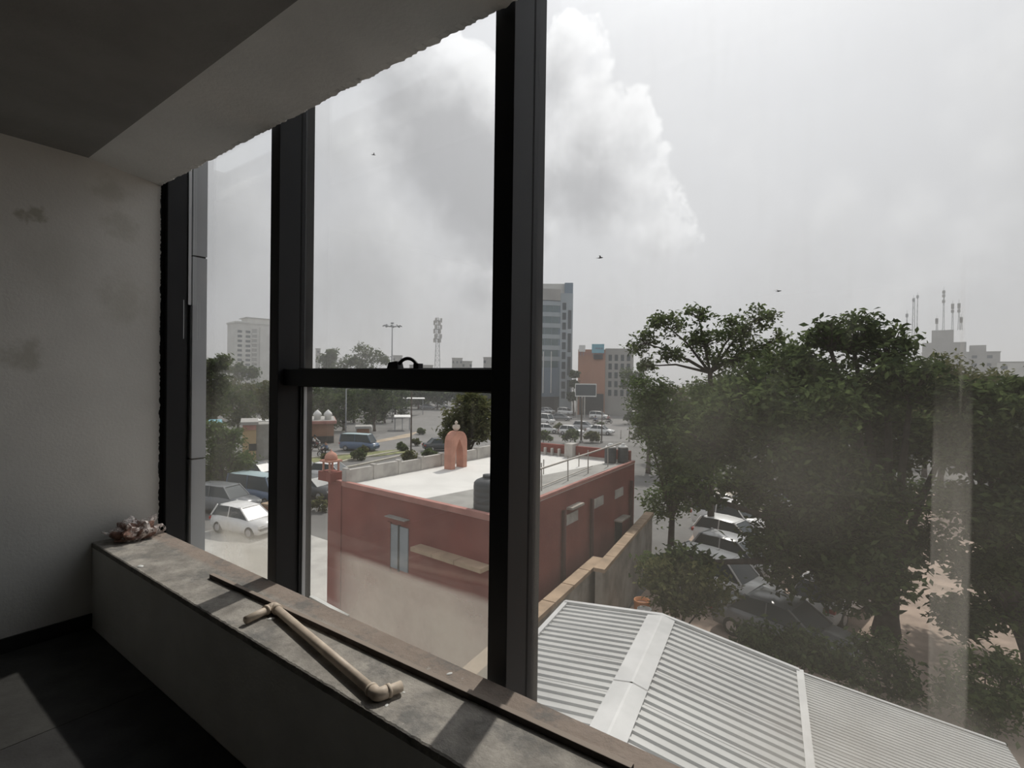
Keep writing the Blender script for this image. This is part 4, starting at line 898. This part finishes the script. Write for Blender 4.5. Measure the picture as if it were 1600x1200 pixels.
# ------------------------------------------------------------------ vehicles
def car_parts(L, W, H, cab0, cab1, roof0, roof1, belt):
    st = [(-L/2, .34, belt*.80, .80), (-L/2+.12, .22, belt*.98, .94), (-L*.28, .2, belt, 1.), (L*.12, .2, belt*.99, 1.), (L*.36, .2, belt*.90, .97), (L/2-.12, .22, belt*.80, .90), (L/2, .36, belt*.62, .76)]
    mb = MB(); n = 8
    for x, zb, zt, wf in st:
        hw = W/2*wf; mb.v += [(x, -hw*.9, zb), (x, -hw, zb+.2), (x, -hw, zt*.72), (x, -hw*.88, zt), (x, hw*.88, zt), (x, hw, zt*.72), (x, hw, zb+.2), (x, hw*.9, zb)]
    for i in range(len(st)-1): mb.f += [(i*n+j, i*n+(j+1) % n, (i+1)*n+(j+1) % n, (i+1)*n+j) for j in range(n)]
    mb.f += [tuple(range(n))[::-1], tuple(range((len(st)-1)*n, len(st)*n))]
    body = mb
    bw, tw_ = W/2*.86, W/2*.70
    cabin = MB().hull4([(cab0, -bw, belt*.97), (cab1, -bw, belt*.95), (cab1, bw, belt*.95), (cab0, bw, belt*.97)], [(roof0, -tw_, H-.03), (roof1, -tw_, H-.05), (roof1, tw_, H-.05), (roof0, tw_, H-.03)])
    roof = MB()
    rows = [(roof0-.05, H-.07, .93), (roof0+.15, H-.01, 1.), ((roof0+roof1)/2, H+.02, 1.02), (roof1-.1, H-.02, 1.), (roof1+.08, H-.08, .95)]
    for x, z, wf in rows: roof.v += [(x, -tw_*wf-.03, z-.05), (x, -tw_*wf*.85, z), (x, tw_*wf*.85, z), (x, tw_*wf+.03, z-.05)]
    for i in range(4): roof.f += [(i*4+j, i*4+j+1, i*4+4+j+1, i*4+4+j) for j in range(3)]
    pil = MB()
    for s_ in (-1, 1):
        pil.tube([(cab1, s_*bw, belt*.95), (roof1, s_*tw_, H-.05)], .035, 5).tube([(cab0, s_*bw, belt*.97), (roof0, s_*tw_, H-.04)], .06, 5)
        xm = (cab0+cab1)/2-.1; pil.tube([(xm, s_*(bw+.005), belt*.96), (xm, s_*(tw_+.02), H-.05)], .035, 5)
    wh = MB(); r = .31
    prof = [(r*.55, -.09), (r*.95, -.09), (r, -.05), (r, .05), (r*.95, .09), (r*.55, .09)]
    w_ = MB().lathe(prof, n=14); w_.v = [(v[0], v[2], v[1]) for v in w_.v]
    rim = MB().lathe([(r*.6, -.095), (r*.6, .095)], n=10); rim.v = [(v[0], v[2], v[1]) for v in rim.v]
    lamp = MB().box((0, 0, 0), (.12, .34, .14)); 
    return dict(body=body.mesh('body', True), cabin=cabin.mesh('cabin_glass'), roof=roof.mesh('roof', True), pil=pil.mesh('pillars'), wheel=w_.mesh('wheel', True), rim=rim.mesh('rim'), lamp=lamp.mesh('headlamp'), tail=lamp.mesh('tail_lamp'), dims=(L, W, H, belt, r))
CARS = {'hatch': car_parts(3.8, 1.66, 1.50, -1.80, 1.05, -1.45, .28, .93), 'sedan': car_parts(4.35, 1.70, 1.46, -1.55, 1.15, -1.0, .35, .92), 'suv': car_parts(4.2, 1.76, 1.72, -2.0, 1.1, -1.8, .45, 1.05), 'van': car_parts(4.4, 1.7, 1.95, -2.15, 1.75, -2.05, 1.2, 1.05)}
def car(kind, paint, loc, yaw, label, group='parked and passing cars', roofm=None):
    c = CARS[kind]; L, W, H, belt, r = c['dims']; o = tag(empty('car' if kind != 'van' else 'van', loc, yaw), label, 'car' if kind != 'van' else 'van', group)
    def put(nm, me, m_, parent=o, loc_=(0, 0, 0)):
        q = bpy.data.objects.new(nm, me); col.objects.link(q); q.parent = parent; q.location = loc_
        if not me.materials: me.materials.append(m_)
        q.material_slots[0].link = 'OBJECT'; q.material_slots[0].material = m_; return q
    P = PAINT[paint]
    put('body', c['body'], P); put('cabin_glass', c['cabin'], M_glassd); put('roof_panel', c['roof'], roofm or P); put('window_pillars', c['pil'], P)
    for x in (-L*.31, L*.32):
        for s_ in (-1, 1):
            wq = put('wheel', c['wheel'], M_rubber, o, (x, s_*(W/2-.09), r)); put('rim', c['rim'], M_rim, wq)
    for s_ in (-1, 1): put('headlamp', c['lamp'], M_lamp, o, (L/2-.09, s_*W*.33, belt*.66)); put('tail_lamp', c['tail'], M_tail, o, (-L/2+.04, s_*W*.36, belt*.78))
    return o
def pcar(kind, paint, px, py, yaw_deg, label, **kw):
    g_ = G(px, py); return car(kind, paint, (g_.x, g_.y, GZ+.035), R(yaw_deg), label, **kw)
for a in [('hatch', 'white', 384, 832, 12, 'white hatchback parked below the bright green tree'),
    ('van', 'blue', 404, 786, 15, 'van with a pale blue roof left of the mullion', dict(roofm=M_teal)), ('hatch', 'dark', 404, 752, 15, 'dark hatchback behind the pale blue roofed van'),
    ('suv', 'grey', 352, 800, 20, 'grey car half hidden under the bright green tree'),
    ('hatch', 'white', 520, 752, 20, 'white hatchback parked behind the roof kiosk'), ('sedan', 'silver', 465, 742, 20, 'silver car left of the roof kiosk'), ('sedan', 'dark', 486, 776, 15, 'dark blue grey car left of the red building corner'),
    ('van', 'blue', 562, 704, 25, 'grey blue van standing in front of the maroon stall', dict(roofm=M_teal)),
    ('hatch', 'white', 676, 631, 30, 'white hatchback crossing the far end of the road'), ('sedan', 'silver', 658, 634, 30, 'silver car at the far left of the road end'), ('hatch', 'white', 690, 637, 50, 'white hatchback nearest the road bend'), ('sedan', 'grey', 668, 640, 30, 'grey car near the road bend'),
    ('sedan', 'dark', 690, 704, 60, 'dark car on the road beside the pink arch'),
    ('van', 'white', 851, 662, -10, 'white van beside the wide mullion at the junction'), ('hatch', 'silver', 843, 647, 0, 'silver hatchback against the mullion below the tower'), ('hatch', 'white', 856, 646, -5, 'white hatchback parked below the tower'), ('suv', 'white', 884, 648, -5, 'white car at the right end of the row below the tower'), ('sedan', 'grey', 877, 657, 10, 'grey car in front of the row below the tower'),
    ('suv', 'white', 936, 655, 10, 'white car passing right of the billboard'), ('hatch', 'grey', 968, 648, 20, 'grey hatchback under the orange building wing'), ('sedan', 'dark', 985, 642, 10, 'dark car below the traffic signals'), ('hatch', 'white', 994, 652, 60, 'white hatchback below the green signal box'),
    ('hatch', 'white', 854, 677, 30, 'white hatchback on the near side of the junction'), ('hatch', 'white', 893, 680, 10, 'white hatchback left of the thick dark pole'), ('hatch', 'silver', 913, 672, 10, 'silver hatchback behind the thick dark pole'), ('sedan', 'white', 938, 679, 10, 'white car right of the thick dark pole'),
    ('suv', 'white', 1128, 935, -12, 'white car parked nearest the shed under the largest tree'), ('hatch', 'silver', 1150, 892, -12, 'silver hatchback second in the row under the largest tree'), ('hatch', 'white', 1146, 858, -12, 'white hatchback third in the row under the largest tree'), ('suv', 'white', 1142, 830, -12, 'white car fourth in the row under the largest tree'), ('hatch', 'beige', 1140, 808, -12, 'beige hatchback last in the row under the largest tree'),
    ('sedan', 'grey', 1225, 1008, -14, 'grey green car half hidden behind the shed verge'), ('hatch', 'white', 1300, 957, 75, 'white hatchback beside the trunk of the largest tree'), ('hatch', 'white', 1255, 838, -12, 'white hatchback right of the parked row'), ('sedan', 'silver', 1235, 800, -12, 'silver car deep in the yard right of the row'),
    ('hatch', 'white', 1040, 700, 30, 'white hatchback beyond the red building corner'), ('sedan', 'white', 1072, 712, 30, 'white car behind the lighter green tree'), ('sedan', 'silver', 1190, 690, 20, 'silver car glimpsed through the middle of the largest tree'), ('hatch', 'white', 1205, 660, 20, 'white hatchback on the far lane behind the trees'),
    ('sedan', 'white', 1440, 668, 20, 'white car on the far lane right of the trunk'), ('hatch', 'silver', 1490, 690, 20, 'silver hatchback behind the reflection painted on the glass'), ('hatch', 'white', 1520, 720, 20, 'white hatchback low behind the reflection painted on the glass'), ('sedan', 'silver', 1575, 700, 20, 'silver car at the right edge behind the dark tree')]:
    kw = a[6] if len(a) > 6 else {}; pcar(*a[:6], **kw)

g_ = G(423, 822); t = tag(empty('brick_pier', g_, R(10)), 'short brown gate pier right of the white hatchback', 'pier')
MB().box((0, 0, .6), (.7, .5, 1.2)).build('shaft', M_brown, t); MB().box((0, 0, 1.25), (.85, .65, .12)).build('cap_stone', M_tan, t)
# ------------------------------------------------------------------ riders
def skin_chain(name, verts, edges, radii, m_, parent, root=0, sub=2):
    me = bpy.data.meshes.new(name); me.from_pydata(verts, edges, []); me.update(); o = obj(name, me, m_, parent)
    sk = o.modifiers.new('skin', 'SKIN'); sk.use_smooth_shade = True; ly = me.skin_vertices[0].data if me.skin_vertices else None
    if ly is None:
        return o
    for i, r in enumerate(radii): ly[i].radius = (r, r); ly[i].use_root = (i == root)
    ss = o.modifiers.new('sub', 'SUBSURF'); ss.levels = 1; ss.render_levels = sub; return o
M_skin = mat('skin', (.23, .13, .085), .7); M_hair = mat('hair', (.015, .012, .01), .6)
def limb_tube(pts, rad): return MB().tube(pts, rad, 10)
def rider(parent_loc, yaw, shirt, trouser, label, bike_label, helmet):
    bk = tag(empty('motorcycle', parent_loc, yaw), bike_label, 'motorcycle', 'motorcycles on the road')
    for x in (-.62, .65):
        w_ = MB().tube([(x+.27*math.cos(a), 0, .30+.27*math.sin(a)) for a in frange(0, 2*math.pi, 17)], .05, 6).build('wheel', M_rubber, bk, True)
        MB().tube([(x, -.05, .3), (x, .05, .3)], .08, 8).tube([(x, 0, .05), (x, 0, .55)], .012, 4).tube([(x-.25, 0, .3), (x+.25, 0, .3)], .012, 4).build('hub', M_rim, w_)
    MB().tube([(-.62, 0, .32), (-.2, 0, .42), (.2, 0, .40), (.48, 0, .78)], [.05, .09, .10, .05], 8).box((.02, 0, .38), (.34, .26, .26)).build('frame', M_dark, bk)
    MB().ball((.20, 0, .80), (.28, .13, .12), 10, 6).build('fuel_tank', PAINT['maroon'], bk, True); MB().box((-.34, 0, .80), (.75, .24, .09)).build('seat', M_rubber, bk)
    MB().tube([(.65, 0, .3), (.46, 0, .98)], .035, 6).tube([(.42, -.33, 1.04), (.47, 0, 1.0), (.42, .33, 1.04)], .018, 6).build('fork', M_steelg, bk); MB().ball((.60, 0, .90), (.07, .1, .1), 8, 5).build('headlamp', M_lamp, bk, True)
    pr = tag(empty('person', parent_loc, yaw), label, 'person', 'riders on the road')
    # one continuous figure: pelvis, spine, neck, head, arms to the bars, legs to the pegs
    V = [(-.25, 0, .92), (-.22, 0, 1.12), (-.16, 0, 1.34), (-.13, 0, 1.48), (-.10, 0, 1.60), (-.09, 0, 1.70)]; E_ = [(0, 1), (1, 2), (2, 3), (3, 4), (4, 5)]; Rr = [.15, .14, .15, .06, .095, .08]
    for s_ in (-1, 1):
        k = len(V); V += [(-.14, s_*.19, 1.37), (.06, s_*.27, 1.14), (.32, s_*.30, 1.06), (.41, s_*.31, 1.05)]; E_ += [(2, k), (k, k+1), (k+1, k+2), (k+2, k+3)]; Rr += [.075, .055, .042, .045]
        k = len(V); V += [(-.22, s_*.11, .88), (.18, s_*.21, .80), (.02, s_*.20, .42), (.14, s_*.20, .36)]; E_ += [(0, k), (k, k+1), (k+1, k+2), (k+2, k+3)]; Rr += [.10, .075, .052, .045]
    import bmesh
    def skinned(name, keep, grow, m_):
        idx = {v: i for i, v in enumerate(keep)}; bm = bmesh.new(); ly = bm.verts.layers.skin.verify(); vs_ = []
        for v in keep:
            q = bm.verts.new(V[v]); q[ly].radius = (Rr[v]*grow, Rr[v]*grow); q[ly].use_root = (v == keep[0]); vs_.append(q)
        for a, b in E_:
            if a in idx and b in idx: bm.edges.new((vs_[idx[a]], vs_[idx[b]]))
        me = bpy.data.meshes.new(name); bm.to_mesh(me); bm.free(); o = obj(name, me, m_, pr)
        sk = o.modifiers.new('skin', 'SKIN'); sk.use_smooth_shade = True; s2 = o.modifiers.new('sub', 'SUBSURF'); s2.levels = 1; s2.render_levels = 1; return o
    skinned('body', list(range(len(V))), 1., M_skin)
    skinned('shirt', [1, 0, 2, 6, 7, 8, 14, 15, 16], 1.13, shirt); skinned('trousers', [0, 10, 11, 12, 18, 19, 20], 1.14, trouser)
    if helmet: MB().ball((-.095, 0, 1.68), (.135, .12, .13), 12, 8).build('helmet', helmet, pr, True)
    else: MB().ball((-.115, 0, 1.69), (.105, .098, .105), 12, 8).build('hair', M_hair, pr, True)
cl = [mat('shirt_white', (.55, .55, .53), .8), mat('shirt_blue', (.10, .15, .25), .8), mat('trouser_dark', (.03, .03, .04), .8), mat('shirt_pink', (.4, .2, .2), .8)]
for px, py, yw, sh_, hm, w1_, w2_ in [(493, 704, 15, cl[0], M_dark, 'rider in a white shirt on the road by the brown building', 'motorcycle under the white-shirted rider by the brown building'), (507, 715, 195, cl[1], None, 'rider in a blue shirt beside the left end of the median', 'motorcycle of the blue-shirted rider near the median'),
        (931, 664, 60, cl[1], M_dark, 'helmeted rider in a dark shirt right of the billboard', 'motorcycle crossing right of the billboard'), (951, 662, 70, cl[3], None, 'rider in a pink shirt at the junction centre', 'motorcycle of the pink-shirted rider at the junction'), (705, 656, 50, cl[2], M_dark, 'rider in black far up the road', 'motorcycle far up the road')]:
    g_ = G(px, py); rider((g_.x, g_.y, GZ+.03), R(yw), sh_, cl[2], w1_, w2_, hm)

# ------------------------------------------------------------------ birds
M_bird = mat('bird_feathers', (.05, .05, .05), .8)
for px, py, d_, yw, rl_, lb in [(938, 403, 40, 20, .35, 'dark bird flying against the grey cloud right of the wide mullion'), (1217, 455, 42, -30, -.25, 'bird gliding above the trees'), (584, 242, 60, 60, .5, 'small bird high in the middle pane')]:
    p = pray(px, py)*d_; o = tag(empty('bird', p, R(yw)), lb, 'bird')
    MB().tube([(-.20, 0, 0), (-.08, 0, 0), (.05, 0, .01), (.15, 0, .02), (.21, 0, .01)], [.015, .045, .05, .035, .008], 8).build('body', M_bird, o, True)
    for s_ in (-1, 1):
        MB().hull4([(-.06, s_*.03, .01), (.07, s_*.03, .02), (.02, s_*.22, .10+rl_*.1), (-.05, s_*.20, .10+rl_*.1)], [(-.06, s_*.03, .022), (.07, s_*.03, .032), (.02, s_*.22, .112+rl_*.1), (-.05, s_*.20, .112+rl_*.1)]).hull4(
            [(-.05, s_*.20, .10+rl_*.1), (.02, s_*.22, .10+rl_*.1), (-.12, s_*.44, .06), (-.13, s_*.43, .06)], [(-.05, s_*.20, .112+rl_*.1), (.02, s_*.22, .112+rl_*.1), (-.12, s_*.44, .066), (-.13, s_*.43, .066)]).build('wing', M_bird, o)
    MB().hull4([(-.30, -.06, 0), (-.18, -.02, 0), (-.18, .02, 0), (-.30, .06, 0)], [(-.30, -.06, .008), (-.18, -.02, .012), (-.18, .02, .012), (-.30, .06, .008)]).build('tail', M_bird, o)

# ------------------------------------------------------------------ haze over the town
M_haze = bpy.data.materials.new('dust_haze'); M_haze.use_nodes = True; n = NT(M_haze.node_tree)
vsn = n.new('ShaderNodeVolumeScatter'); n.put(vsn.inputs['Color'], (.90, .91, .92)); vsn.inputs['Density'].default_value = .0014; vsn.inputs['Anisotropy'].default_value = .25
on = n.new('ShaderNodeOutputMaterial'); n.link(vsn.outputs[0], on.inputs['Volume'])
hz = MB().bb((-880, 30, GZ+.05), (680, 1080, 45)).build('haze', M_haze); tag(hz, 'thin pale dust haze hanging over the town', 'haze', kind='stuff')
